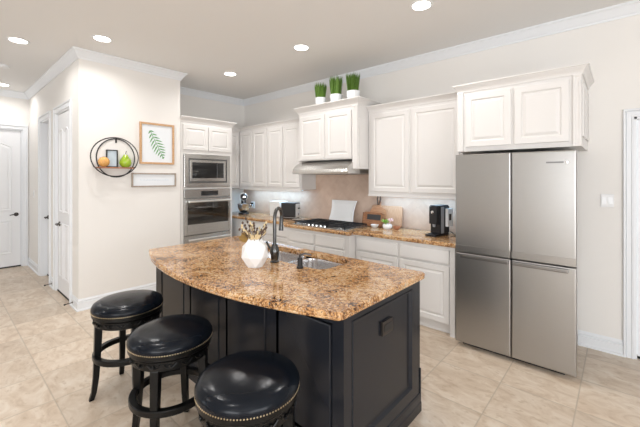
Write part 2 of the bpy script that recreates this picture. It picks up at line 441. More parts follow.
def passage_door(name, x0, x1, z1, M, panels, set_back=.045, hside=1, hz=.92, hinges=False, hoff=.06):
    root = sempty(name, M @ Vector(((x0+x1)/2, set_back, 0)))
    a, c = x0+.021, x1-.021
    bm = box(new(), a, c, set_back, set_back+.035, .022, z1-.021, M)
    build('door_leaf', bm, M_DOOR, root)
    bm = new()
    for p in panels(a, c): panel(bm, p, set_back, DPAN, M)
    build('door_panel', bm, M_DOOR, root)
    build('door_sweep', box(new(), a, c, set_back-.004, set_back+.04, .001, .021, M), M_DARKGAP, root)
    hx = a+hoff if hside > 0 else c-hoff
    lever(M, hx, hz, set_back, hside, root)
    if hinges:
        bm = new()
        for z in (.25, 1.2, 2.2): box(bm, (a-.012 if hside < 0 else c), (a if hside < 0 else c+.012), set_back-.006, set_back+.006, z, z+.09, M)
        build('hinge', bm, M_BRONZE, root)
    return root
I4 = Matrix.Identity(4)
def pan6(a, c):
    m_ = (a+c)/2
    return [rect(a+.11, m_-.035, .22, .95), rect(m_+.035, c-.11, .22, .95), arch(a+.11, m_-.035, 1.09, 2.16, .05), arch(m_+.035, c-.11, 1.09, 2.16, .05)]
def pan2(a, c): return [rect(a+.12, c-.12, .24, .82), arch(a+.12, c-.12, .98, 2.10, .10)]
MH = T((0, YD, 0))
casing('trim_2', DA[0], DA[1], DA[3], MH)
casing('trim_3', DB[0], DB[1], DB[3], MH)
passage_door('door_1', DA[0], DA[1], DA[3], MH, pan6, set_back=.012, hside=1, hz=.93, hoff=.12)
passage_door('door_2', DB[0], DB[1], DB[3], MH, pan2, set_back=.08, hside=1, hz=.93)
MF = Matrix.Translation((XL, 0, 0)) @ Matrix.Rotation(PI/2, 4, 'Z')     # local x -> +Y, facing +X
casing('trim_4', FD[0], FD[1], FD[3], MF, .07)
passage_door('door_3', FD[0], FD[1], FD[3], MF, pan2, set_back=.03, hside=-1, hz=.915)
casing('trim_5', RD[0], RD[1], RD[3], I4, .070)
passage_door('door_4', RD[0], RD[1], RD[3], I4, pan2, set_back=.03, hside=1, hz=.92)
# backsplash tiling as a thin layer on the wall
b = new(); box(b, XO+.001, -1.15, -.012, -.001, .915, 1.372); box(b, -3.60, -2.35, -.012, -.001, 1.372, 1.80)
struct('wall_backsplash', b, M_SPLASH)

# ------------------------------------------------------------------ cabinets
def crown_prof(z0, z1, out):
    h = z1-z0
    return [(0, z0), (.008, z0), (.010, z0+.18*h), (.35*out, z0+.40*h), (.75*out, z0+.72*h), (.80*out, z0+.80*h), (out, z0+.86*h), (out, z1), (0, z1)]
def knobless_door(root, x0, x1, z0, z1, y, M=I4, loops=RAISED, name='door', m=M_CAB):
    return build(name, panel(new(), rect(x0, x1, z0, z1), y, loops, M), m, root)
# tall oven cabinet, faces +X : local x = world Y, local y = -(X - XF)
XF = -4.750
MO = Matrix.Translation((XF, 0, 0)) @ Matrix.Rotation(PI/2, 4, 'Z')
y0o, y1o = -1.635, -.766
t = thing('oven_cabinet', 'tall white built-in cabinet holding the microwave and oven', 'cabinet', (XF-.36, (y0o+y1o)/2, 0))
b = new()
dep = XF-XO-.003
OZ = [(.50, .685, 'w'), (.705, 1.385, 'o'), (1.410, 1.895, 'm')]
box(b, y0o, y0o+.045, 0, dep, .10, 2.37, MO); box(b, y1o-.045, y1o, 0, dep, .10, 2.37, MO)
box(b, y0o+.045, y1o-.045, dep-.02, dep, .10, 2.37, MO)
box(b, y0o+.045, y1o-.045, 0, dep-.02, 1.905, 2.37, MO)
box(b, y0o+.045, y1o-.045, 0, dep-.02, 1.385, 1.410, MO)
box(b, y0o+.045, y1o-.045, 0, dep-.02, .10, .495, MO)
box(b, y0o, y1o, .06, dep, 0, .10, MO)
build('body', b, M_CAB, t, bevel=.002)
knobless_door(t, y0o+.035, (y0o+y1o)/2-.006, 1.965, 2.33, 0, MO)
knobless_door(t, (y0o+y1o)/2+.006, y1o-.035, 1.965, 2.33, 0, MO)
knobless_door(t, y0o+.035, y1o-.035, .13, .46, 0, MO, name='drawer')
b = new(); sweep(b, [(y1o, dep), (y1o, 0), (y0o-.008, 0)], crown_prof(2.37, 2.45, .055), M=MO)
build('crown', b, M_CAB, t)
# crown on the left end too
# microwave
ym0, ym1 = y0o+.047, y1o-.047
t = thing('microwave', 'stainless steel built-in microwave above the wall oven', 'microwave', (XF, (ym0+ym1)/2, 1.41))
b = new()
box(b, ym0+.02, ym1-.02, .0, .40, 1.43, 1.89, MO)
build('body', b, M_DARKBODY, t)
build('trim_frame', panel(new(), rect(ym0+.003, ym1-.003, 1.414, 1.902), 0, [(0, 0), (0, .018), (.004, .021), (.062, .021), (.064, .004)], MO, cap=False), M_STEELX, t)
build('front', panel(new(), rect(ym0+.085, ym1-.085, 1.500, 1.820), 0, [(0, 0), (0, .022), (.004, .026), (.036, .026), (.036, .022)], MO), M_STEELX, t)
build('window', panel(new(), rect(ym0+.123, ym1-.125, 1.548, 1.782), -.022+.022, [(0, .0255), (.003, .0275), (.006, .0275)], MO), M_DGLASS, t)
build('control_strip', box(new(), ym1-.245, ym1-.242, -.0285, -.0272, 1.555, 1.775, MO), M_GREY, t)
# wall oven
t = thing('wall_oven', 'stainless steel wall oven with dark glass door and bar handle', 'oven', (XF, (ym0+ym1)/2, .705))
b = new(); box(b, ym0+.02, ym1-.02, 0, .5, 1.24, 1.375, MO); box(b, ym0+.02, ym1-.02, .45, .5, .72, 1.24, MO); build('body', b, M_DARKBODY, t)
build('control_panel', box(new(), ym0+.003, ym1-.003, -.020, 0, 1.255, 1.382, MO), M_STEELX, t, bevel=.003)
build('display', box(new(), ym0+.265, ym1-.225, -.023, -.0202, 1.285, 1.355, MO), M_DGLASS, t)
M_ENAMEL = mat('oven_enamel', (.05, .045, .04), .4)
build('cavity', panel(new(), rect(ym0+.045, ym1-.035, .85, 1.215), 0, [(0, 0), (.01, -.42)], MO), M_ENAMEL, t)
b = new()
for z in (.97, 1.085):
    for k in range(13): box(b, ym0+.08+k*.052, ym0+.083+k*.052, .06, .36, z, z+.004, MO)
    for yy in (.06, .20, .35): box(b, ym0+.06, ym1-.05, yy, yy+.006, z-.004, z+.004, MO)
build('rack', b, M_CHROME, t)
ol = bpy.data.lights.new('oven_lamp', 'POINT'); ol.energy = 5.0; ol.shadow_soft_size = .004; ol.color = (1, .93, .82)
oo = bpy.data.objects.new('oven_lamp', ol); COL.objects.link(oo); oo.location = MO @ Vector(((ym0+ym1)/2, .12, 1.20))
d = build('oven_door', panel(new(), rect(ym0+.003, ym1-.003, .712, 1.247), 0, [(.042, .002), (0, .002), (0, .030), (.004, .034), (.040, .034), (.042, .030), (.042, .002)], MO, cap=False), M_STEELX, t)
b = new(); box(b, ym0+.044, ym1-.044, -.0338, -.003, .750, .865, MO); build('door_rail', b, M_STEELX, d, bevel=.003)
build('window', box(new(), ym0+.045, ym1-.045, -.034, -.028, .866, 1.206, MO), mat('smoked_glass', (.42, .40, .38), .03, trans=1.0), d)
b = new()
for yy in (ym0+.07, ym1-.05): tube(b, [MO @ Vector((yy, -.034, 1.205)), MO @ Vector((yy, -.075, 1.205))], .009, 8)
tube(b, [MO @ Vector((ym0+.045, -.078, 1.205)), MO @ Vector((ym1-.022, -.078, 1.205))], .016, 12)
build('handle', b, M_SATIN, d, smooth=True)
build('vent_strip', box(new(), ym0+.003, ym1-.003, -.012, 0, .7015, .7105, MO), M_DARKBODY, t)
# warming drawer
t = thing('warming_drawer', 'stainless warming drawer below the wall oven', 'oven drawer', (XF, (ym0+ym1)/2, .50))
build('body', box(new(), ym0+.02, ym1-.02, 0, .5, .50, .70, MO), M_DARKBODY, t)
build('drawer_front', box(new(), ym0+.003, ym1-.003, -.028, 0, .502, .700, MO), M_STEELX, t, bevel=.003)
b = new()
for yy in (ym0+.07, ym1-.05): tube(b, [MO @ Vector((yy, -.028, .645)), MO @ Vector((yy, -.068, .645))], .009, 8)
tube(b, [MO @ Vector((ym0+.045, -.070, .645)), MO @ Vector((ym1-.022, -.070, .645))], .015, 12)
build('handle', b, M_SATIN, t, smooth=True)

def upper(name, label, x0, x1, yf, z0, z1, doors, dz, crown=None, cz=.07, cout=.05, drop=None, pil=None):
    t = thing(name, label, 'cabinet', ((x0+x1)/2, -.17, z0))
    build('body', box(new(), x0, x1, yf, -.003, z0, z1), M_CAB, t, bevel=.002)
    for a, c in doors: knobless_door(t, a, c, dz[0], dz[1], yf)
    if pil:
        for a, c, q0, q1 in pil:
            build('pilaster', panel(new(), rect(a, c, q0, q1), yf, [(0, 0), (0, .022), (.003, .025), (.012, .025), (.016, .02), (.02, .02)]), M_CAB, t)
    if crown:
        build('crown', sweep(new(), crown, crown_prof(z1, z1+cz, cout)), M_CAB, t)
    return t
# blind corner cabinet on the oven wall
t = thing('upper_cabinet', 'narrow white corner wall cabinet tucked beside the tall oven cabinet', 'cabinet', (XO+.17, -.55, 1.37), 'white wall cabinets')
build('body', box(new(), XO+.003, -5.145, y1o+.004, -.345, 1.37, 2.365), M_CAB, t)
MC = Matrix.Translation((-5.145, 0, 0)) @ Matrix.Rotation(PI/2, 4, 'Z')
knobless_door(t, -.71, -.36, 1.41, 2.35, 0, MC)
build('crown', sweep(new(), [(-5.145, -.345), (-5.145, -.72)], crown_prof(2.365, 2.44, .045)), M_CAB, t)
CW = 'white wall cabinets'
a_ = upper('upper_cabinet', 'two-door white wall cabinet above the stand mixer', XO+.003, -4.375, -.335, 1.37, 2.39, [(-5.125, -4.775), (-4.757, -4.395)], (1.41, 2.36), [(-4.375, -.335), (-5.145, -.335)], .06, .045); a_['group'] = CW
a_ = upper('upper_cabinet', 'two-door white wall cabinet above the toaster, left of the hood', -4.372, -3.590, -.335, 1.37, 2.39, [(-4.352, -3.995), (-3.975, -3.612)], (1.41, 2.36), [(-3.590, -.335), (-4.372, -.335)], .06, .045); a_['group'] = CW
a_ = upper('upper_cabinet', 'wide two-door white wall cabinet above the coffee machine', -2.395, -1.235, -.335, 1.345, 2.38, [(-2.355, -1.835), (-1.800, -1.262)], (1.385, 2.345), [(-1.235, -.335), (-2.395, -.335)], .07, .055); a_['group'] = CW
b = new(); box(b, -2.395, -1.235, -.345, -.325, 1.325, 1.345); build('light_rail', b, M_CAB, a_)
for c_ in [o for o in COL.objects if o.name in ('upper_cabinet.001', 'upper_cabinet.002')]:
    xs_ = (XO+.003, -4.375) if c_.name.endswith('1') else (-4.372, -3.590)
    build('light_rail', box(new(), xs_[0], xs_[1], -.350, -.325, 1.348, 1.37), M_CAB, c_)
# light fixtures under them
for x0, x1, z, lb in ((-5.15, -3.75, 1.37, 'slim white light bar under the wall cabinets above the toaster'), (-2.36, -1.36, 1.345, 'slim white light bar under the wall cabinet above the coffee machine')):
    t = thing('light_bar', lb, 'light', ((x0+x1)/2, -.17, z-.022))
    build('housing', box(new(), x0, x1, -.225, -.115, z-.012, z-.0005), M_WPLAST, t)
    build('diffuser', box(new(), x0+.01, x1-.01, -.220, -.120, z-.016, z-.012), M_LED, t)
# hood cabinet
t = thing('hood_cabinet', 'raised two-door white cabinet above the range hood with potted grass on top', 'cabinet', (-2.9, -.28, 1.665))
b = new(); box(b, -3.41, -2.402, -.56, -.003, 1.79, 2.445); box(b, -2.462, -2.402, -.56, -.003, 1.665, 1.79)
build('body', b, M_CAB, t)
knobless_door(t, -3.385, -2.935, 1.805, 2.395, -.56); knobless_door(t, -2.905, -2.495, 1.805, 2.395, -.56)
build('pilaster', panel(new(), rect(-2.478, -2.402, 1.665, 2.445), -.56, [(0, 0), (0, .012), (.003, .015), (.014, .015), (.017, .010), (.02, .010)]), M_CAB, t)
b = new(); box(b, -2.402, -2.394, -.53, -.36, 1.70, 2.28); build('side_panel', b, M_CAB, t, bevel=.002)
build('crown', sweep(new(), [(-2.402, -.003), (-2.402, -.56), (-3.41, -.56), (-3.41, -.003)], crown_prof(2.445, 2.53, .066)), M_CAB, t)
# fridge cabinet
t = thing('fridge_cabinet', 'deep two-door white cabinet above the refrigerator with crown moulding', 'cabinet', (-.7, -.33, 1.80))
xa, xb, yf = -1.175, -.228, -.65
build('body', box(new(), xa, xb, yf, -.003, 1.80, 2.36), M_CAB, t, bevel=.002)
knobless_door(t, -1.098, -.715, 1.842, 2.330, yf); knobless_door(t, -.688, -.305, 1.842, 2.330, yf)
for q in ((xa, xa+.055), (xb-.055, xb)):
    build('pilaster', panel(new(), rect(q[0], q[1], 1.80, 2.36), yf, [(0, 0), (0, .012), (.003, .015), (.014, .015), (.017, .010), (.02, .010)]), M_CAB, t)
b = new(); box(b, xb, xb+.012, -.62, -.45, 1.88, 2.30); box(b, xb, xb+.012, -.36, -.06, 1.88, 2.30); build('side_panel', b, M_CAB, t, bevel=.003)
build('crown', sweep(new(), [(xb, -.003), (xb, yf), (xa+.01, yf), (xa+.01, -.003)], crown_prof(2.36, 2.43, .048)), M_CAB, t)

# base cabinets
def base_cab(label, x0, x1, yf, drawers, doors, dz, name='base_cabinet', toe=True):
    t = thing(name, label, 'cabinet', ((x0+x1)/2, -.32, 0), 'white base cabinets')
    b = new(); box(b, x0, x1, yf, -.015, .10, .874); box(b, x0, x1, yf+.06, -.015, 0, .10)
    build('body', b, M_CAB, t)
    for a, c in drawers: knobless_door(t, a, c, dz[0], dz[1], yf, loops=FLATD, name='drawer')
    for a, c in doors: knobless_door(t, a, c, .115, dz[0]-.022, yf)
    build('toe_kick', sweep(new(), [(x1, yf+.06), (x0, yf+.06)], [(0, 0), (.016, 0), (.016, .01), (.010, .02), (.010, .075), (.004, .09), (0, .09)]), M_CAB, t)
    return t
base_cab('white base cabinet under the coffee machine beside the refrigerator', -2.395, -1.205, -.62, [(-2.37, -1.825), (-1.800, -1.262)], [(-2.37, -1.825), (-1.800, -1.262)], (.700, .838))
b = new(); box(b, -1.252, -1.205, -.638, -.62, 0, .874); build('end_stile', b, M_CAB, [o for o in COL.objects if o.name.startswith('base_cabinet')][-1])
base_cab('white base cabinet standing proud under the gas cooktop', -3.47, -2.397, -.74, [(-3.405, -2.955), (-2.920, -2.470)], [(-3.405, -2.955), (-2.920, -2.470)], (.700, .828))
base_cab('white corner base cabinet between oven cabinet and cooktop', XO+.003, -3.472, -.62, [(-4.70, -4.12), (-4.09, -3.50)], [(-4.70, -4.12), (-4.09, -3.50)], (.700, .838))

def countertop(name, outline, holes, z0, z1, m, label, cat):
    """outline CCW seen from above"""
    bm = new()
    prof = [(.012, z1), (.004, z1-.003), (0, z1-.010), (0, z1-.020), (.004, z1-.027), (.002, z1-.032), (.006, z0)]
    loops = []
    for ins, z in prof:
        q = offset_poly(outline, ins); loops.append(ring(bm, [(p.x, p.y, z) for p in q]))
    for a, c in zip(loops, loops[1:]): bridge(bm, a, c)
    def edges(l): return [bm.edges.get((l[i], l[(i+1) % len(l)])) or bm.edges.new((l[i], l[(i+1) % len(l)])) for i in range(len(l))]
    et, eb = edges(loops[0]), edges(loops[-1])
    for hpts in holes:
        a = ring(bm, [(x, y, z1) for x, y in hpts]); c = ring(bm, [(x, y, z0) for x, y in hpts]); bridge(bm, a, c)
        et += edges(a); eb += edges(c)
    bmesh.ops.triangle_fill(bm, use_beauty=True, use_dissolve=False, edges=et)
    bmesh.ops.triangle_fill(bm, use_beauty=True, use_dissolve=False, edges=eb)
    return tag(build(name, bm, m), label, cat)
YC = -.655
countertop('countertop', [(XO+.004, YC), (-3.52, YC), (-3.49, YC-.125), (-2.38, YC-.125), (-2.35, YC), (-1.16, YC), (-1.16, -.014), (XO+.004, -.014)], [], .875, .915, M_GRAN,
           'long brown speckled granite countertop along the backsplash wall', 'countertop')

# range hood
t = thing('range_hood', 'stainless steel range hood under the raised white cabinet', 'range hood', (-2.93, -.3, 1.60))
prof = [(-.02, 1.605), (-.02, 1.785), (-.42, 1.785), (-.54, 1.765), (-.635, 1.715), (-.68, 1.665), (-.69, 1.63), (-.685, 1.605)]
b = new(); A = ring(b, [(-3.42, y, z) for y, z in prof]); B = ring(b, [(-2.465, y, z) for y, z in prof]); bridge(b, A, B); b.faces.new(A); b.faces.new(B[::-1])
build('canopy', b, mat('hood_steel', (.60, .59, .57), .24, 1.0, var=.05, vscale=14), t, bevel=.003)
for k, xx in ((0, -3.30), (1, -2.90)):
    build('filter', box(new(), xx, xx+.36, -.60, -.10, 1.600, 1.606), M_DARKBODY, t)

# gas cooktop
t = thing('gas_cooktop', 'stainless gas cooktop with black cast iron grates', 'cooktop', (-2.95, -.40, .915))
x0, x1, y0, y1 = -3.39, -2.48, -.72, -.20
build('tray', box(new(), x0, x1, y0, y1, .9155, .926), M_STEELX, t, bevel=.004)
def grate(gx0, gx1):
    b = new(); z0, z1 = .942, .954; gy0, gy1 = y0+.03, y1-.02
    for xx in (gx0, gx1-.012): box(b, xx, xx+.012, gy0, gy1, z0, z1)
    for yy in (gy0, (gy0+gy1)/2-.006, gy1-.012): box(b, gx0, gx1, yy, yy+.012, z0, z1)
    for k in range(1, 4):
        xx = gx0+(gx1-gx0)*k/4; box(b, xx-.003, xx+.003, gy0, gy1, z0, z1+.003)
    for xx in (gx0, gx1-.012):
        for yy in (gy0, gy1-.012): box(b, xx, xx+.012, yy, yy+.012, .926, z0)
    return b
for k in range(3): build('grate', grate(x0+.03+.29*k, x0+.03+.29*k+.28), M_IRON, t)
for cx, cy in ((-3.27, -.57), (-3.27, -.33), (-2.96, -.42), (-2.66, -.57), (-2.66, -.33)):
    bn = build('burner', lathe(new(), [(.055, .926), (.055, .934), (.04, .936), (.04, .944), (.0, .945)], 20, (cx, cy, 0), cap=False), M_CHROME, t, smooth=True)
    build('burner_cap', lathe(new(), [(.034, .9445), (.034, .949), (0, .951)], 20, (cx, cy, 0), cap=False), M_IRON, bn)
for k in range(5):
    build('knob', lathe(new(), [(.019, .926), (.017, .944), (0, .945)], 16, (-3.10+.07*k, -.690, 0), cap=False), M_CHROME, t, smooth=True)

# ------------------------------------------------------------------ refrigerator
t = thing('refrigerator', 'four-door stainless steel refrigerator with bar handles', 'refrigerator', (-.69, -.42, 0))
fx0, fx1, fm = -1.152, -.252, -.692
b = new(); box(b, fx0+.03, -.312, -.70, -.05, .03, 1.755); build('body', b, M_DARKBODY, t, bevel=.004)
b = new(); box(b, fx0+.04, -.33, -.69, -.06, .0, .03); build('base_grille', b, M_BLACK, t)
def fdoor(name, x0, x1, z0, z1): return build(name, panel(new(), rect(x0, x1, z0, z1), -.706, [(0, 0), (0, .058), (.003, .062), (.010, .064)]), M_STEEL, t)
g = .003
ud = [fdoor('upper_door', fx0, fm-g, .873, 1.765), fdoor('upper_door', fm+g, fx1, .873, 1.765)]
ld = [fdoor('lower_door', fx0, fm-g, .045, .866), fdoor('lower_door', fm+g, fx1, .045, .866)]
for d_, (a, c) in zip(ud, ((fx0, fm-g), (fm+g, fx1))):
    bb = new(); P = [(-.768, .938), (-.7735, .936), (-.7715, .880), (-.768, .876)]
    A = ring(bb, [(a+.001, y, z) for y, z in P]); B = ring(bb, [(c-.001, y, z) for y, z in P]); bridge(bb, A, B); bb.faces.new(A); bb.faces.new(B[::-1])
    build('door_lip', bb, M_STEEL, d_)
for d_, (a, c) in zip(ld, ((fx0+.055, fm-.012), (fm+.012, fx1-.045))):
    bb = new(); box(bb, a, c, -.806, -.788, .826, .857, bev=.007)
    for xx in (a+.02, c-.02): box(bb, xx-.012, xx+.012, -.795, -.766, .832, .852)
    build('handle', bb, M_DSTEEL, d_)
b = new(); box(b, fm-g, fm+g, -.708, -.70, .045, 1.76); box(b, fm-.008, fm+.008, -.778, -.70, .864, .877); build('centre_gasket', b, M_BLACK, t)
b = new(); box(b, -.443, -.330, -.7735, -.7695, 1.668, 1.680)
for k in range(9): box(b, -.438+.012*k, -.431+.012*k, -.7745, -.7735, 1.6695, 1.6785)
build('badge', b, M_DARKBODY, ud[1])
build('badge_dot', lathe(new(), [(.010, 0), (.010, .004), (0, .005)], 16, M=Matrix.Translation((-.312, -.7695, 1.674)) @ Matrix.Rotation(PI/2, 4, 'X'), cap=False), M_CHROME, ud[1])

# ------------------------------------------------------------------ island
ix0, ix1, iy0, iy1 = -3.125, -1.008, -2.66, -1.825
t = thing('kitchen_island', 'charcoal painted panelled island cabinet under the granite top', 'kitchen island', ((ix0+ix1)/2, (iy0+iy1)/2, 0))
b = new(); fr = .020
# hollow core leaves room for the sink
box(b, ix0+fr, ix1-fr, iy0+fr, -2.31, 0, .874); box(b, ix0+fr, -2.46, -2.31, iy1, 0, .874); box(b, -1.50, ix1-fr, -2.31, iy1, 0, .874); box(b, -2.46, -1.50, -2.31, iy1, 0, .60)
box(b, -2.46, -1.50, iy1-.015, iy1, .6, .874)
build('body', b, M_NAVY, t)
# front frame
b = new(); st = [(ix0, -3.016), (-2.601, -2.516), (-2.097, -2.02), (-1.591, -1.501), (-1.079, ix1)]
for a, c in st: box(b, a, c, iy0, iy0+fr, 0, .874)
for (a, c), (a2, c2) in zip(st, st[1:]):
    box(b, c, a2, iy0, iy0+fr, .826, .874); box(b, c, a2, iy0, iy0+fr, 0, .19)
ey = [(iy0, -2.59), (-1.938, iy1)]
for a, c in ey: box(b, ix1-fr, ix1, a if a != iy0 else iy0+fr, c, 0, .874)
box(b, ix1-fr, ix1, -2.59, -1.938, .836, .874); box(b, ix1-fr, ix1, -2.59, -1.938, 0, .19)
box(b, ix0, ix0+fr, iy0+fr, iy1, 0, .874)
build('face_frame', b, M_NAVY, t)
RP = [(0, 0), (0, -.0185), (.010, -.0185), (.015, -.003), (.022, 0)]
RE = [(0, 0), (.002, .006), (.009, .006), (.022, -.012), (.030, -.013)]
for (a, c), (a2, c2) in zip(st, st[1:]):
    build('front_panel', panel(new(), rect(c, a2, .19, .826), iy0, RP), M_NAVY, t)
ME = Matrix.Translation((ix1, 0, 0)) @ Matrix.Rotation(PI/2, 4, 'Z')
build('end_panel', panel(new(), rect(-2.59, -1.938, .19, .836), 0, RE, ME), M_NAVY, t)
b = new(); sweep(b, [(ix1, iy1), (ix1, iy0), (ix0, iy0), (ix0, iy1)], [(0, 0), (.012, 0), (.012, .055), (.008, .066), (.007, .10), (.004, .115), (0, .118)])
build('plinth', b, M_NAVY, t)
b = new(); box(b, ix1-.05, ix1+.006, iy1-.004, iy1+.006, 0, .28); build('corner_block', b, M_NAVY, t)
# island outlet
t = thing('outlet_plate', 'dark bronze outlet plate on the charcoal island end panel', 'outlet', (ix1, -2.245, .70))
build('plate', box(new(), -2.302, -2.188, -.002, .0125, .655, .735, ME, bev=.003), M_BRONZE, t)
build('socket', box(new(), -2.285, -2.205, -.0045, -.0015, .675, .715, ME, bev=.001), M_BLACK, t)

def rrect(x0, x1, y0, y1, r, n=6):
    out = []
    for cx, cy, a0 in ((x1-r, y0+r, -PI/2), (x1-r, y1-r, 0), (x0+r, y1-r, PI/2), (x0+r, y0+r, PI)):
        for k in range(n+1):
            a = a0+PI/2*k/n; out.append((cx+r*math.cos(a), cy+r*math.sin(a)))
    return out
# arc front of the island top
cxm, half, sag = -2.08, 1.095, .215
R_ = (half*half+sag*sag)/(2*sag)
ytip = -2.705; yc = ytip-sag+R_
arc = []
a1 = math.asin(half/R_)
for k in range(33):
    a = -a1+2*a1*k/32; arc.append((cxm+R_*math.sin(a), yc-R_*math.cos(a)))
arc = [(arc[0][0], arc[0][1]+.0)]+arc[1:-1]
right = [(-1.02, -2.722), (-.998, -2.712), (-.987, -2.69), (-.985, -2.66), (-.985, -1.80), (-.992, -1.78), (-1.01, -1.77)]
outl = [p for p in arc if p[0] < -1.03]+right+[(-3.16, -1.75), (-3.175, -1.765), (-3.178, -2.68)]
hole = rrect(-2.41, -1.54, -2.215, -1.845, .09)
countertop('island_countertop', outl, [hole], .875, .915, M_GRAN, 'bow-fronted brown speckled granite top on the charcoal island', 'countertop')
# sink
t = thing('kitchen_sink', 'double bowl stainless steel sink set in the island', 'sink', (-1.99, -2.03, .66))
def bowl(x0, x1, y0, y1, depth):
    bm = new(); z = .874; prev = None
    for ins, zz, r in ((-.012, z, .095), (0, z, .085), (.004, z-.02, .08), (.010, z-depth+.04, .07), (.04, z-depth, .05), (.10, z-depth-.004, .03)):
        q = ring(bm, [(x, y, zz) for x, y in rrect(x0+ins, x1-ins, y0+ins, y1-ins, r)])
        if prev: bridge(bm, prev, q)
        prev = q
    bm.faces.new(prev); return bm
bl = build('bowl', bowl(-2.405, -2.005, -2.21, -1.85, .19), M_SINK, t, smooth=True, keep=False)
br = build('bowl', bowl(-1.975, -1.545, -2.21, -1.85, .19), M_SINK, t, smooth=True)
for o_, x in ((bl, -2.205), (br, -1.775)):
    build('drain', lathe(new(), [(.045, .681), (.045, .684), (.02, .682), (0, .682)], 20, (x, -2.03, 0), cap=False), M_CHROME, o_)
build('divider', box(new(), -2.02, -1.96, -2.2, -1.86, .845, .862, bev=.006), M_SINK, t)
# faucet
t = thing('kitchen_faucet', 'dark bronze gooseneck faucet at the island sink', 'faucet', (-1.965, -2.27, .915))
fx, fy = -1.965, -2.27
build('base', lathe(new(), [(.032, .9152), (.034, .922), (.026, .932), (.030, .96), (.036, .985), (.036, 1.01), (.026, 1.035), (.020, 1.05), (0, 1.05)], 24, (fx, fy, 0), cap=False), M_PEWTER, t, smooth=True)
pts = [(fx, fy, 1.03), (fx, fy, 1.20)]
dxy = Vector((-.454, .891)).normalized()
for k in range(1, 13):
    a = PI*k/12*1.05; rr = .072
    pts.append((fx+dxy.x*rr*(1-math.cos(a)), fy+dxy.y*rr*(1-math.cos(a)), 1.245+rr*math.sin(a)))
build('neck', tube(new(), pts, .0135, 12), M_PEWTER, t, smooth=True)
p = Vector(pts[-1]); q = Vector(pts[-1])+Vector((dxy.x*-.012, dxy.y*-.012, -.10))
build('spray_head', tube(new(), [p+(p-q)*.15, p, p+(q-p)*.5, q], [.014, .016, .017, .019], 12), M_PEWTER, t, smooth=True)
build('handle', tube(new(), [(fx-.02, fy+.0, 1.0), (fx-.055, fy+.01, 1.005), (fx-.10, fy+.02, 1.025), (fx-.125, fy+.025, 1.05)], [.012, .010, .008, .009], 8), M_PEWTER, t, smooth=True)
t = thing('soap_dispenser', 'small black soap dispenser pump beside the island sink', 'soap dispenser', (-1.70, -2.265, .915))
build('body', lathe(new(), [(.024, .9152), (.026, .925), (.019, .932), (.019, .985), (.014, .99), (0, .99)], 20, (-1.70, -2.265, 0), cap=False), M_BLACK, t, smooth=True)
build('spout', tube(new(), [(-1.70, -2.265, .985), (-1.70, -2.265, 1.005), (-1.68, -2.235, 1.015), (-1.655, -2.20, 1.005)], [.010, .010, .007, .006], 8), M_BRONZE, t, smooth=True)

# vase with dried flowers
vx, vy = -1.985, -2.44
def vase_bm():
    bm = new(); prev = None; seg = 7; rnd = random.Random(3)
    for r, z, ph in ((.062, .0, 0), (.098, .07, .45), (.090, .14, 0), (.060, .185, .45), (.044, .203, 0)):
        q = ring(bm, [(vx+r*math.cos(2*PI*k/seg+ph+.3)*1.02, vy+r*math.sin(2*PI*k/seg+ph+.3), .9155+z+rnd.uniform(-.006, .006)*(z > 0)) for k in range(seg)])
        if prev:
            for i in range(seg):
                j = (i+1) % seg
                if ph: bm.faces.new((prev[i], prev[j], q[i])); bm.faces.new((prev[j], q[j], q[i]))
                else: bm.faces.new((prev[i], q[j], q[i])); bm.faces.new((prev[i], prev[j], q[j]))
        else: bm.faces.new(q[::-1])
        prev = q
    # inner wall
    inn = ring(bm, [(vx+(v.co.x-vx)*.84, vy+(v.co.y-vy)*.84, v.co.z) for v in prev]); bridge(bm, prev, inn)
    low = ring(bm, [(vx+(v.co.x-vx)*.84, vy+(v.co.y-vy)*.84, v.co.z-.10) for v in prev]); bridge(bm, inn, low); bm.faces.new(low)
    return bm
tag(build('vase', vase_bm(), M_WHITE), 'white faceted ceramic vase on the island beside the faucet', 'vase')
t = thing('dried_flowers', 'dried flower arrangement with thin twigs in the white faceted vase', 'flowers', (vx, vy, 1.06))
rnd = random.Random(11)
for k in range(15):
    a = 2*PI*k/15+rnd.uniform(-.3, .3); L = rnd.uniform(.08, .19); s = rnd.uniform(.35, 1.05)
    p0 = Vector((vx+.015*math.cos(a), vy+.015*math.sin(a), 1.05)); d = Vector((math.cos(a)*s, math.sin(a)*s, 1)).normalized()
    p1 = p0+d*L*.6+Vector((0, 0, .03)); p2 = p0+d*L+Vector((.02*math.cos(a), .02*math.sin(a), .04))
    sn = build('stem', tube(new(), [p0, p1, p2], [.003, .0025, .002], 5), M_TWIG, t)
    bm = new()
    for j in range(4):
        u = p1.lerp(p2, j/3); e = Vector((rnd.uniform(-1, 1), rnd.uniform(-1, 1), .8)).normalized()*.018
        lathe(bm, [(0, 0), (.007, .006), (.008, .014), (0, .024)], 6, (u+e*.5)[:], cap=False)
    build('bud', bm, M_CREAM if k % 2 else M_TWIG, sn)
bm = new()
for k in range(2):
    for j in range(9):
        a = 2*PI*j/9+k*.3; rr = .036-.008*k; Rm = Matrix.Translation((vx+.020, vy-.020, 1.142+.010*k)) @ Matrix.Rotation(a, 4, 'Z') @ Matrix.Rotation(.5+.3*k, 4, 'Y')
        lathe(bm, [(0, -rr*.6), (.016, 0), (0, rr*.6)], 6, (rr*.9, 0, 0), sx=1, sy=.5, M=Rm @ Matrix.Rotation(PI/2, 4, 'Y') if False else Rm, cap=False)
build('blossom', bm, M_CREAM, t, smooth=True)
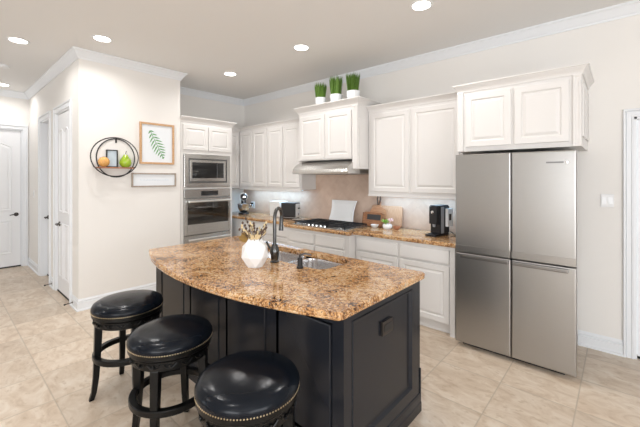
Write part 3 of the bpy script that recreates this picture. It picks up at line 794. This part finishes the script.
def leaf(bm, p, d, L, wd, nrm):
    p, d, nrm = Vector(p), Vector(d).normalized(), Vector(nrm).normalized(); s = d.cross(nrm).normalized(); n = 7
    A, B, C_ = [], [], []
    for i in range(n):
        t_ = i/(n-1); wv = wd*math.sin(PI*min(1, t_*.93+.05))**.8
        c = p+d*L*t_+nrm*(-.15*L*t_*t_)
        A.append(bm.verts.new(c-s*wv)); B.append(bm.verts.new(c+nrm*-.1*wv)); C_.append(bm.verts.new(c+s*wv))
    for i in range(n-1):
        bm.faces.new((A[i], B[i], B[i+1], A[i+1])); bm.faces.new((B[i], C_[i], C_[i+1], B[i+1]))
def solid(o, th):
    m = o.modifiers.new('solid', 'SOLIDIFY'); m.thickness = th; m.offset = 0; return o
for d_, L in (((-1, -1, .45), .10), ((-1, -.5, .75), .10)):
    bm = new(); leaf(bm, (vx-.015, vy-.02, 1.105), d_, L, .036, (.3, -.6, .7)); solid(build('leaf', bm, M_GOLD, t), .0015)

# ------------------------------------------------------------------ bar stools
def make_stool():
    t = thing('bar_stool', '', 'bar stool', (0, 0, 0), 'black bar stools at the island')
    lg = [math.radians(a) for a in (45, 135, 225, 315)]
    for a in lg:
        bm = new(); prev = None
        for z, r, wd in ((0, .238, .016), (.05, .222, .017), (.15, .210, .019), (.28, .203, .021), (.40, .198, .023), (.512, .194, .024)):
            c = Vector((r*math.cos(a), r*math.sin(a), z)); er = Vector((math.cos(a), math.sin(a), 0)); et = Vector((-math.sin(a), math.cos(a), 0))
            q = ring(bm, [c+er*wd*i+et*wd*j for i, j in ((-1, -1), (1, -1), (1, 1), (-1, 1))])
            if prev: bridge(bm, prev, q)
            else: bm.faces.new(q[::-1])
            prev = q
        bm.faces.new(prev); build('leg', bm, M_BWOOD, t, bevel=.004)
    build('footrest_ring', lathe(new(), [(.196, .268), (.228, .268), (.232, .273), (.232, .299), (.228, .304), (.196, .304), (.192, .299), (.192, .273), (.196, .268)], 40, cap=False), M_BWOOD, t, smooth=True)
    build('apron', lathe(new(), [(.0, .508), (.212, .508), (.220, .512), (.220, .558), (.214, .564), (0, .564)], 48, cap=False), M_BWOOD, t, smooth=True)
    bm = new()
    for k in range(16):
        a = 2*PI*k/16; Rm = Matrix.Rotation(a, 4, 'Z')
        tube(bm, [Rm @ Vector((.2215, y, z)) for y, z in ((-.034, .548), (-.018, .532), (0, .524), (.018, .532), (.034, .548))], [.003, .005, .006, .005, .003], 6)
        lathe(bm, [(0, 0), (.008, .004), (.007, .011), (0, .014)], 8, (0, 0, 0), M=Rm @ Matrix.Translation((.219, 0, .538)) @ Matrix.Rotation(PI/2, 4, 'Y'), cap=False)
    build('apron_carving', bm, M_BWOOD, t, smooth=True)
    build('seat_base', lathe(new(), [(0, .564), (.205, .565), (.232, .568), (.238, .574), (.238, .598), (.232, .604), (0, .604)], 48, cap=False), M_BWOOD, t, smooth=True)
    build('cushion', lathe(new(), [(.236, .598), (.242, .610), (.241, .626), (.231, .644), (.207, .658), (.165, .668), (.11, .674), (.05, .677), (0, .6775)], 48, cap=False), M_LEATHER, t, smooth=True)
    bm = new()
    for k in range(112):
        a = 2*PI*k/112; Rm = Matrix.Rotation(a, 4, 'Z') @ Matrix.Translation((.2395, 0, .603)) @ Matrix.Rotation(PI/2, 4, 'Y')
        lathe(bm, [(.0042, 0), (.0034, .002), (0, .003)], 6, M=Rm, cap=False)
    build('nailhead_trim', bm, M_BRASS, t, smooth=True)
    return t
proto = make_stool()
spots = [((-2.735, -3.035), 38, 'black leather bar stool farthest from the camera, at the pointed end of the island'),
         ((-2.01, -3.05), -4, 'middle black leather bar stool, between the other two'),
         ((-1.28, -3.03), -12, 'nearest black leather bar stool, by the corner of the island')]
for i, ((x, y), rz, lb) in enumerate(spots):
    o = proto if i == 0 else copy_tree(proto)
    o.location = (x-.005, y+.012, 0); o.scale = (.972, .972, 1); o.rotation_euler.z = math.radians(rz); o['label'] = lb

# ------------------------------------------------------------------ ceiling lights
def can():
    t = thing('recessed_light', '', 'ceiling light', (0, 0, 0), 'recessed ceiling lights')
    build('trim_ring', lathe(new(), [(.075, -.004), (.098, -.006), (.102, -.001), (.100, 0), (.075, 0), (.075, -.004)], 32, cap=False), M_WPLAST, t, smooth=True)
    build('lens', lathe(new(), [(.0, -.005), (.076, -.005), (.076, -.001), (0, -.001)], 32, cap=False), M_LAMP, t)
    return t
c0 = can()
cans = [(-2.749, -1.19, 'recessed ceiling light above the range side of the island'), (-4.21, -1.162, 'recessed ceiling light in front of the wall oven cabinet'),
        (-1.296, -1.181, 'recessed ceiling light nearest the refrigerator cabinet'), (-4.175, -2.784, 'recessed ceiling light beside the outer corner of the pantry wall'),
        (-4.916, -3.374, 'large looking recessed ceiling light near the left edge'), (-7.42, -3.26, 'recessed ceiling light far down the hall by the end door')]
for i, (x, y, lb) in enumerate(cans+[(-2.7, -3.5, None), (-1.2, -4.4, None), (-4.0, -5.6, None)]):
    o = c0 if i == 0 else copy_tree(c0)
    o.location = (x, y, H-.0005); o['label'] = lb or 'recessed ceiling light behind the camera'
    l = bpy.data.lights.new('can_lamp', 'AREA'); l.shape = 'DISK'; l.size = .14; l.energy = CAN_POWER*(.6 if x < -4.5 else 1); l.color = (1.0, .98, .96); l.spread = math.radians(150)
    lo = bpy.data.objects.new('can_lamp', l); COL.objects.link(lo); lo.location = (x, y, H-.012)
t = thing('smoke_detector', 'small round white smoke detector on the hall ceiling', 'smoke detector', (-6.15, -3.37, H))
build('housing', lathe(new(), [(0, H-.035), (.050, H-.034), (.062, H-.024), (.066, H-.0005), (0, H-.0005)], 28, (-6.15, -3.37, 0), cap=False), M_WPLAST, t, smooth=True)

# ------------------------------------------------------------------ wall things
MA = Matrix.Translation((XA, 0, 0)) @ Matrix.Rotation(PI/2, 4, 'Z')   # faces +X, local x = world Y
def framed(name, label, y0, y1, z0, z1, fm, fw, extra=None):
    t = thing(name, label, 'picture', (XA, (y0+y1)/2, z0))
    build('frame', panel(new(), rect(y0, y1, z0, z1), -.001, [(0, 0), (0, .022), (.002, .024), (fw-.002, .024), (fw, .022), (fw, .008)], MA, cap=False), fm, t)
    p = build('print', box(new(), y0+fw-.003, y1-fw+.003, -.009, -.002, z0+fw-.003, z1-fw+.003, MA), M_PAPER, t)
    return t, p
t, p = framed('fern_picture', 'wood framed green fern print on the pale wall', -2.200, -1.742, 1.738, 2.292, M_OAK, .026)
# frond: central rib with tapering leaflets
bm = new(); A = Vector((-2.065, 2.185)); B = Vector((-1.895, 1.835))
ax = (B-A); L = ax.length; ax.normalize(); nn = Vector((-ax.y, ax.x))
def flat_leaf(p, d, L, w_):
    d = d.normalized(); s = Vector((-d.y, d.x)); pts = [p, p+d*L*.3+s*w_, p+d*L*.7+s*w_*.7, p+d*L, p+d*L*.7-s*w_*.7, p+d*L*.3-s*w_]
    a = ring(bm, [MA @ Vector((q.x, -.0105, q.y)) for q in pts]); bm.faces.new(a)
for k in range(10):
    t_ = k/9; c = A+ax*L*t_; ln = .105*math.sin(PI*(t_*.85+.12))+.012
    for sg in (-1, 1): flat_leaf(c, nn*sg+ax*.75, ln, .0082)
pp = [A+ax*L*u for u in (-.02, .5, 1.05)]
tube(bm, [MA @ Vector((q.x, -.0105, q.y)) for q in pp], .003, 5)
build('fern_leaf', bm, M_FERN, p)
t, p = framed('script_sign', 'narrow grey-brown framed white sign below the fern print', -2.298, -1.715, 1.432, 1.618, M_GREYWOOD, .018)
bm = new(); xx = -2.18
for k in range(11):
    u0 = -2.19+.035*k
    tube(bm, [MA @ Vector((u0+.004*j, -.0098, 1.525+.010*math.sin(j*1.6+k))) for j in range(8)], .0012, 4)
build('script_mark', bm, M_BLUEGREY, p)
# ring shelf
t = thing('ring_shelf', 'black metal double ring shelf with a wood plank, on the pale wall', 'shelf', (XA, -2.49, 1.58))
def oval(yc_, zc_, a, c, d): return [MA @ Vector((yc_+a*math.cos(2*PI*k/48), -d, zc_+c*math.sin(2*PI*k/48))) for k in range(48)]
build('outer_ring', tube(new(), oval(-2.513, 1.808, .262, .236, .105), .0065, 8, closed=True), M_BLACK, t, smooth=True)
build('inner_ring', tube(new(), oval(-2.475, 1.802, .215, .238, .008), .0065, 8, closed=True), M_BLACK, t, smooth=True)
bm = new()
for u in (-2.743, -2.283):
    tube(bm, [MA @ Vector((u+(.03 if u < -2.5 else -.03), -.004, 1.685)), MA @ Vector((u, -.105, 1.685))], .006, 6)
box(bm, -2.483, -2.468, -.012, -.001, 1.99, 2.05, MA)
build('bracket', bm, M_BLACK, t)
build('plank', box(new(), -2.703, -2.303, -.108, -.004, 1.670, 1.684, MA, bev=.002), M_RED, t)
ZS = 1.6845
pc = MA @ Vector((-2.385, -.060, ZS))
pear = thing('glass_pear', 'green glass pear ornament on the ring shelf', 'ornament', pc)
build('body', lathe(new(), [(0, .0), (.035, .002), (.060, .025), (.070, .058), (.063, .092), (.042, .122), (.027, .146), (.019, .160), (0, .166)], 28, pc, cap=False), M_PEAR, pear, smooth=True)
build('stem', tube(new(), [(pc.x, pc.y, pc.z+.163), (pc.x, pc.y+.004, pc.z+.185), (pc.x, pc.y+.010, pc.z+.205)], [.004, .003, .004], 6), M_TWIG, pear)
oc = MA @ Vector((-2.625, -.062, ZS))
tag(build('mosaic_ball', lathe(new(), [(0, .0)]+[(.062*math.sin(PI*k/12), .062-.062*math.cos(PI*k/12)) for k in range(1, 12)]+[(0, .124)], 24, oc, cap=False), M_AMBER, smooth=True), 'orange amber ball ornament on the left of the ring shelf', 'ornament')
t = thing('photo_frame', 'small black framed print standing on the ring shelf', 'picture frame', MA @ Vector((-2.51, -.03, ZS)))
build('frame', panel(new(), rect(-2.590, -2.462, ZS, ZS+.215), -.012, [(0, 0), (0, .018), (.012, .018), (.012, .008)], MA, cap=False), M_BLACK, t)
build('print', box(new(), -2.581, -2.471, -.002, .008, ZS+.009, ZS+.206, MA @ Matrix.Translation((0, -.016, 0))), M_BLUEGREY, t)
# light switch
t = thing('light_switch', 'white double light switch plate between refrigerator and right door', 'light switch', (-.09, 0, 1.30))
build('plate', box(new(), -.136, -.046, -.008, -.001, 1.292, 1.408, bev=.002), M_WPLAST, t)
for x in (-.113, -.069): build('rocker', box(new(), x-.016, x+.016, -.012, -.008, 1.318, 1.382, bev=.0015), M_WHITE, t)
t = thing('light_switch', 'small white light switch plate near the hall corner', 'light switch', (-7.42, YD, 1.30))
build('plate', box(new(), -7.46, -7.38, YD-.007, YD-.001, 1.22, 1.34, bev=.002), M_WPLAST, t)
build('rocker', box(new(), -7.436, -7.404, YD-.011, YD-.007, 1.25, 1.31, bev=.001), M_WHITE, t)
# outlet behind the mixer
t = thing('outlet_plate', 'white outlet plate with a black plug behind the stand mixer', 'outlet', (-5.18, -.012, 1.0))
build('plate', box(new(), -5.235, -5.125, -.019, -.0125, .985, 1.11, bev=.002), M_WPLAST, t)
build('plug', box(new(), -5.205, -5.165, -.055, -.019, 1.03, 1.09, bev=.006), M_BLACK, t)
# door stops
for x, lb in ((-4.93, 'dark spring door stop on the baseboard nearest the pantry corner'), (-6.03, 'dark spring door stop on the baseboard between the two hall doors')):
    t = thing('door_stop', lb, 'door stop', (x, YD-.02, .05))
    bm = new(); lathe(bm, [(.012, .0), (.012, .004), (.0, .005)], 12, M=Matrix.Translation((x, YD-.0135, .058)) @ Matrix.Rotation(PI/2, 4, 'X'), cap=False)
    tube(bm, [(x, YD-.014, .058), (x, YD-.085, .052)], .005, 8); build('spring', bm, M_BRONZE, t)
    build('tip', tube(new(), [(x, YD-.085, .052), (x, YD-.102, .050)], .009, 8), M_BLACK, t)

# ------------------------------------------------------------------ potted grass on the hood cabinet
def potted(x, y, z, R, hgt, lb, seed):
    t = thing('potted_grass', lb, 'plant', (x, y, z), 'potted grasses on the hood cabinet')
    build('pot', lathe(new(), [(0, 0), (R*.80, 0), (R*.86, .01), (R*.98, .088), (R, .096), (R*.88, .096), (R*.86, .075), (0, .075)], 28, (x, y, z), cap=False), M_WHITE, t, smooth=True)
    bm = new(); rnd = random.Random(seed)
    for k in range(230):
        a = rnd.uniform(0, 2*PI); q = math.sqrt(rnd.random()); r0 = R*.76*q; lean = .10*q+rnd.uniform(-.04, .06); h_ = hgt*rnd.uniform(.80, 1.0)
        p0 = Vector((x+r0*math.cos(a), y+r0*math.sin(a), z+.073)); d = Vector((math.cos(a)*lean, math.sin(a)*lean, 1))
        p1 = p0+d*h_; sd = Vector((math.cos(a*3+k), math.sin(a*3+k), 0))*.0042; nr = Vector((-sd.y, sd.x, 0))*.4
        pm = p0.lerp(p1, .7)
        A = ring(bm, [p0-sd, p0+sd, p0+nr]); B = ring(bm, [pm-sd, pm+sd, pm+nr]); bridge(bm, A, B)
        tp = bm.verts.new(p1)
        for i in range(3): bm.faces.new((B[i], B[(i+1) % 3], tp))
    o = build('grass', bm, M_GRASS, t); o['kind'] = 'stuff'
    return t
potted(-3.034, -.53, 2.5305, .078, .235, 'leftmost and smallest of the three potted grasses on the hood cabinet', 1)
potted(-2.766, -.53, 2.5305, .084, .275, 'middle potted grass on the hood cabinet', 2)
potted(-2.495, -.53, 2.5305, .086, .262, 'rightmost potted grass on the hood cabinet', 3)

# ------------------------------------------------------------------ counter items
ZC = .9155
def lean(x, y, z, ang): return Matrix.Translation((x, y, z)) @ Matrix.Rotation(ang, 4, 'X')
# white platter behind the cooktop: rectangular with waisted sides
bm = new(); MP = lean(0, -.125, ZC, -math.radians(12))
def plat(ins, d, zz0=0):
    n = 10; out = []
    for k in range(n+1): u = k/n; out.append((-3.232+ins+.46*u*(1-2*ins/.46) if False else -3.232+ins+(.45-2*ins)*u, ins))
    for k in range(1, n+1): u = k/n; out.append((-2.782-ins-.022*math.sin(PI*u)+.02*u, ins+(.32-2*ins)*u))
    for k in range(1, n+1): u = k/n; out.append((-2.762-ins-(.45-2*ins)*u, .32-ins))
    for k in range(1, n): u = k/n; out.append((-3.212+ins+.022*math.sin(PI*u)-.02*u, .32-ins-(.32-2*ins)*u))
    return [MP @ Vector((a, -d, c)) for a, c in out]
rs = [ring(bm, plat(*q)) for q in ((.003, 0), (0, .006), (0, .014), (.006, .018), (.045, .006), (.06, .005))]
bm.faces.new(rs[0][::-1])
for a, c in zip(rs, rs[1:]): bridge(bm, a, c)
bm.faces.new(rs[-1])
tag(build('serving_platter', bm, M_WHITE, smooth=True), 'white rectangular platter leaning on the backsplash behind the cooktop', 'platter')
# cutting boards
bm = new(); MB_ = lean(-2.305, -.075, ZC+.0, -math.radians(8))
def flatboard(bm, pts, th, M, bev=.004):
    A = ring(bm, [M @ Vector((x, 0, z)) for x, z in pts]); B = ring(bm, [M @ Vector((x, -th, z)) for x, z in pts]); bridge(bm, A, B); bm.faces.new(A); bm.faces.new(B[::-1])
flatboard(bm, rrect(-.225, .235, .0, .275, .03), .016, MB_)
tag(build('cutting_board', bm, M_BEECH, bevel=.003), 'large pale rectangular cutting board leaning at the back', 'cutting board', 'wooden boards on the counter')
t = thing('cutting_board', 'warm brown paddle board with a narrow handle and dark hanging loop', 'cutting board', (-2.40, -.12, ZC), 'wooden boards on the counter')
MB2 = lean(-2.40, -.115, ZC, -math.radians(9)); pts = []
pts = [(-.03, .262), (-.085, .238), (-.118, .215), (-.125, .19), (-.125, .02), (-.11, .0), (.11, .0), (.125, .02), (.125, .19), (.118, .215), (.085, .238), (.03, .262)]
pts += [(.026, .30), (.028, .320), (.020, .335), (0, .34), (-.020, .335), (-.028, .320), (-.026, .30)]
bm = new(); flatboard(bm, pts, .016, MB2); build('board', bm, M_CHERRY, t, bevel=.003)
bm = new(); tube(bm, [MB2 @ Vector(q) for q in ((-.010, -.021, .285), (-.024, -.021, .36), (-.016, -.021, .412), (.010, -.021, .414), (.024, -.021, .36), (.010, -.021, .285))], .009, 8, closed=True); build('hanging_loop', bm, M_TWIG, t, smooth=True)
t = thing('serving_board', 'rich brown wooden serving board with a dark inset, leaning in front', 'serving board', (-2.445, -.16, ZC), 'wooden boards on the counter')
MB3 = lean(-2.445, -.160, ZC, -math.radians(10))
bm = new(); flatboard(bm, rrect(-.145, .145, 0, .185, .03), .022, MB3); build('board', bm, M_TEAK, t, bevel=.004)
bm = new(); box(bm, -.085, .120, -.0255, -.0222, .085, .155, MB3); build('inset', bm, mat('charcoal_slate', (.05, .045, .045), .6), t)
bm = new()
for sg in (-1, 1): box(bm, sg*.150-.010, sg*.150+.010, -.026, -.003, .02, .175, MB3)
build('end_band', bm, M_WALNUT, t, bevel=.002)
# bowls and succulent
tag(build('white_bowl', lathe(new(), [(0, 0), (.030, 0), (.045, .014), (.054, .036), (.050, .036), (.040, .016), (0, .010)], 28, (-2.375, -.225, ZC), cap=False), M_WHITE, smooth=True), 'small low white bowl in front of the brown serving board', 'bowl')
t = thing('potted_succulent', 'white pot with green succulent and pale pink bloom on the counter', 'plant', (-2.19, -.225, ZC))
build('pot', lathe(new(), [(0, 0), (.042, 0), (.056, .015), (.060, .045), (.052, .062), (.044, .060), (.042, .05), (0, .05)], 28, (-2.19, -.225, ZC), cap=False), M_WHITE, t, smooth=True)
for cx, cz, n, m_, sz, nm in ((-2.225, 1.02, 14, M_SUCC, .058, 'succulent'), (-2.145, 1.045, 12, M_PINK, .045, 'blossom')):
    bm = new()
    for k in range(n):
        a = 2.4*k; el = .25+.9*k/n
        leaf(bm, (cx, -.225, cz-.03), (math.cos(a)*math.cos(el), math.sin(a)*math.cos(el), math.sin(el)), sz, sz*.26, (-math.cos(a)*math.sin(el), -math.sin(a)*math.sin(el), math.cos(el)))
    tube(bm, [(-2.19+(cx+2.19)*.3, -.225, ZC+.048), (cx, -.225, cz-.028)], .006, 6)
    solid(build(nm, bm, m_, t), .004)
tag(build('small_wooden_bowl', lathe(new(), [(0, 0), (.028, 0), (.045, .02), (.047, .045), (.042, .045), (.036, .02), (0, .012)], 24, (-2.07, -.20, ZC), cap=False), M_RED, smooth=True), 'little reddish-brown wooden bowl at the right end of the boards', 'bowl')

# coffee machine
t = thing('coffee_machine', 'tall black pod coffee machine with a white side tank beside the refrigerator', 'coffee machine', (-1.52, -.25, ZC))
MCf = T((-1.515, -.255, ZC), math.radians(-12))
b = new(); box(b, -.060, .055, -.13, .10, 0, .028, MCf, bev=.005); box(b, -.060, .055, -.075, .11, .028, .325, MCf, bev=.008); box(b, -.052, .047, -.115, -.07, .13, .325, MCf, bev=.010)
build('body', b, M_BLACK, t)
build('drip_tray', box(new(), -.064, .060, -.165, -.125, 0, .020, MCf, bev=.004), M_BLACK, t)
build('lid', box(new(), -.050, .050, -.10, .10, .326, .336, MCf, bev=.004), M_BLACK, t)
build('side_band', box(new(), .0555, .061, -.05, .0, .03, .32, MCf, bev=.002), M_GREY, t)
build('dial', lathe(new(), [(.017, 0), (.017, .008), (0, .010)], 18, M=MCf @ Matrix.Translation((-.005, -.115, .262)) @ Matrix.Rotation(PI/2, 4, 'X'), cap=False), M_CHROME, t, smooth=True)
build('spout', lathe(new(), [(.014, 0), (.018, .04), (0, .04)], 14, (0, 0, 0), M=MCf @ Matrix.Translation((0, -.096, .10)), cap=False), M_GREY, t)
wt = build('water_tank', box(new(), .0615, .092, .02, .12, .10, .30, MCf, bev=.008), M_WHITE, t)
build('tank_mark', box(new(), .0925, .094, .045, .085, .17, .24, MCf @ Matrix.Translation((0, 0, 0))), M_BLACK, wt)
tag(build('power_cord', tube(new(), [(-1.44, -.12, ZC+.03), (-1.40, -.13, ZC+.012), (-1.36, -.20, ZC+.006), (-1.31, -.22, ZC+.006), (-1.27, -.12, ZC+.006), (-1.25, -.04, ZC+.006)], .0045, 8), M_BLACK, smooth=True), 'black power cord lying on the counter beside the coffee machine', 'cord')

# toaster
t = thing('toaster', 'black and white toaster between faucet and cooktop on the back counter', 'toaster', (-3.93, -.24, ZC))
MT = T((-3.905, -.26, ZC), math.radians(20))
b = new(); box(b, -.13, .135, -.08, .08, .015, .235, MT, bev=.025); build('body', b, M_WPLAST, t)
build('side_shell', box(new(), -.125, .128, -.088, .088, .022, .250, MT, bev=.022), M_BLACK, t)
build('base', box(new(), -.115, .115, -.075, .075, 0, .016, MT), M_BLACK, t)
b = new()
for y in (-.03, .03): box(b, -.09, .09, y-.014, y+.014, .249, .2525, MT)
build('slot', b, M_GREY, t)
build('lever', box(new(), .135, .160, -.02, .02, .155, .172, MT, bev=.004), M_BLACK, t)
build('dial', lathe(new(), [(.018, 0), (.018, .012), (0, .013)], 16, M=MT @ Matrix.Translation((.1345, 0, .07)) @ Matrix.Rotation(PI/2, 4, 'Y'), cap=False), M_GREY, t, smooth=True)
t = thing('countertop_canister', 'boxy white canister standing left of the toaster', 'canister', (-4.27, -.2, ZC))
build('body', box(new(), -4.40, -4.15, -.27, -.10, ZC, ZC+.22, bev=.015), M_WPLAST, t)
build('lid', box(new(), -4.405, -4.145, -.275, -.095, ZC+.2205, ZC+.25, bev=.008), M_WHITE, t)
build('latch', box(new(), -4.20, -4.165, -.282, -.2705, ZC+.12, ZC+.15, bev=.003), M_GREY, t)
tag(build('spoon_rest', lathe(new(), [(0, 0), (.05, 0), (.085, .010), (.088, .016), (.08, .016), (.05, .007), (0, .006)], 28, (-3.645, -.36, ZC), sx=1.0, cap=False), M_GREYWOOD, smooth=True), 'flat grey-brown dish between toaster and cooktop', 'dish')
# stand mixer
t = thing('stand_mixer', 'black and silver stand mixer in the counter corner by the oven cabinet', 'mixer', (-5.03, -.335, ZC))
MM = T((-5.03, -.335, ZC), math.radians(56)) @ Matrix.Scale(1.06, 4)     # local -y points to the camera side
b = new(); lathe(b, [(0, 0), (.085, 0), (.09, .012), (.082, .03), (0, .032)], 28, (0, -.06, 0), sy=1.25, M=MM, cap=False); build('base', b, M_BLACK, t, smooth=True)
build('column', tube(new(), [MM @ Vector(q) for q in ((0, .075, .02), (0, .085, .10), (0, .085, .18), (0, .07, .25))], [.058, .045, .042, .05], 16), M_BLACK, t, smooth=True)
hd = build('head', tube(new(), [MM @ Vector(q) for q in ((0, .15, .285), (0, .12, .288), (0, .03, .29), (0, -.08, .288), (0, -.15, .282), (0, -.165, .28))], [.03, .055, .064, .062, .05, .03], 20), M_BLACK, t, smooth=True)
build('trim_band', tube(new(), [MM @ Vector(q) for q in ((0, -.05, .289), (0, -.075, .2885))], [.0655, .0645], 24), M_CHROME, hd, smooth=True)
build('attachment_hub', lathe(new(), [(.024, 0), (.024, .012), (0, .014)], 18, M=MM @ Matrix.Translation((0, -.162, .282)) @ Matrix.Rotation(PI/2, 4, 'X'), cap=False), M_CHROME, hd)
bo = build('bowl', lathe(new(), [(0, .033), (.045, .034), (.075, .06), (.098, .11), (.104, .165), (.108, .172), (.100, .170), (.094, .115), (.07, .07), (0, .045)], 32, (0, -.065, 0), M=MM, cap=False), M_BOWL, t, smooth=True)
build('bowl_handle', tube(new(), [MM @ Vector(q) for q in ((.098, -.065, .15), (.135, -.065, .15), (.14, -.065, .11), (.088, -.065, .09))], .007, 8), M_CHROME, bo, smooth=True)
build('beater_shaft', tube(new(), [MM @ Vector((0, -.065, .24)), MM @ Vector((0, -.065, .10))], .010, 8), M_GREY, t)
t = thing('herb_plant', 'small dark green leafy plant between stand mixer and oven cabinet', 'plant', (-5.34, -.50, ZC))
build('pot', lathe(new(), [(0, 0), (.035, 0), (.045, .07), (.04, .07), (.038, .06), (0, .06)], 20, (-5.34, -.50, ZC), cap=False), M_BRONZE, t, smooth=True)
bm = new(); rnd = random.Random(5)
for k in range(38):
    a = rnd.uniform(0, 2*PI); el = rnd.uniform(.3, 1.4); r0 = rnd.uniform(0, .045); zz = rnd.uniform(.0, .09)
    d = (math.cos(a)*math.cos(el), math.sin(a)*math.cos(el), math.sin(el))
    leaf(bm, (-5.34+r0*math.cos(a), -.50+r0*math.sin(a), ZC+.065+zz), d, .055, .015, (-math.cos(a)*math.sin(el), -math.sin(a)*math.sin(el), math.cos(el)))
tube(bm, [(-5.34, -.50, ZC+.055), (-5.34, -.50, ZC+.16)], .004, 5)
o = build('leaves', bm, M_DGREEN, t); o['kind'] = 'stuff'; solid(o, .001)
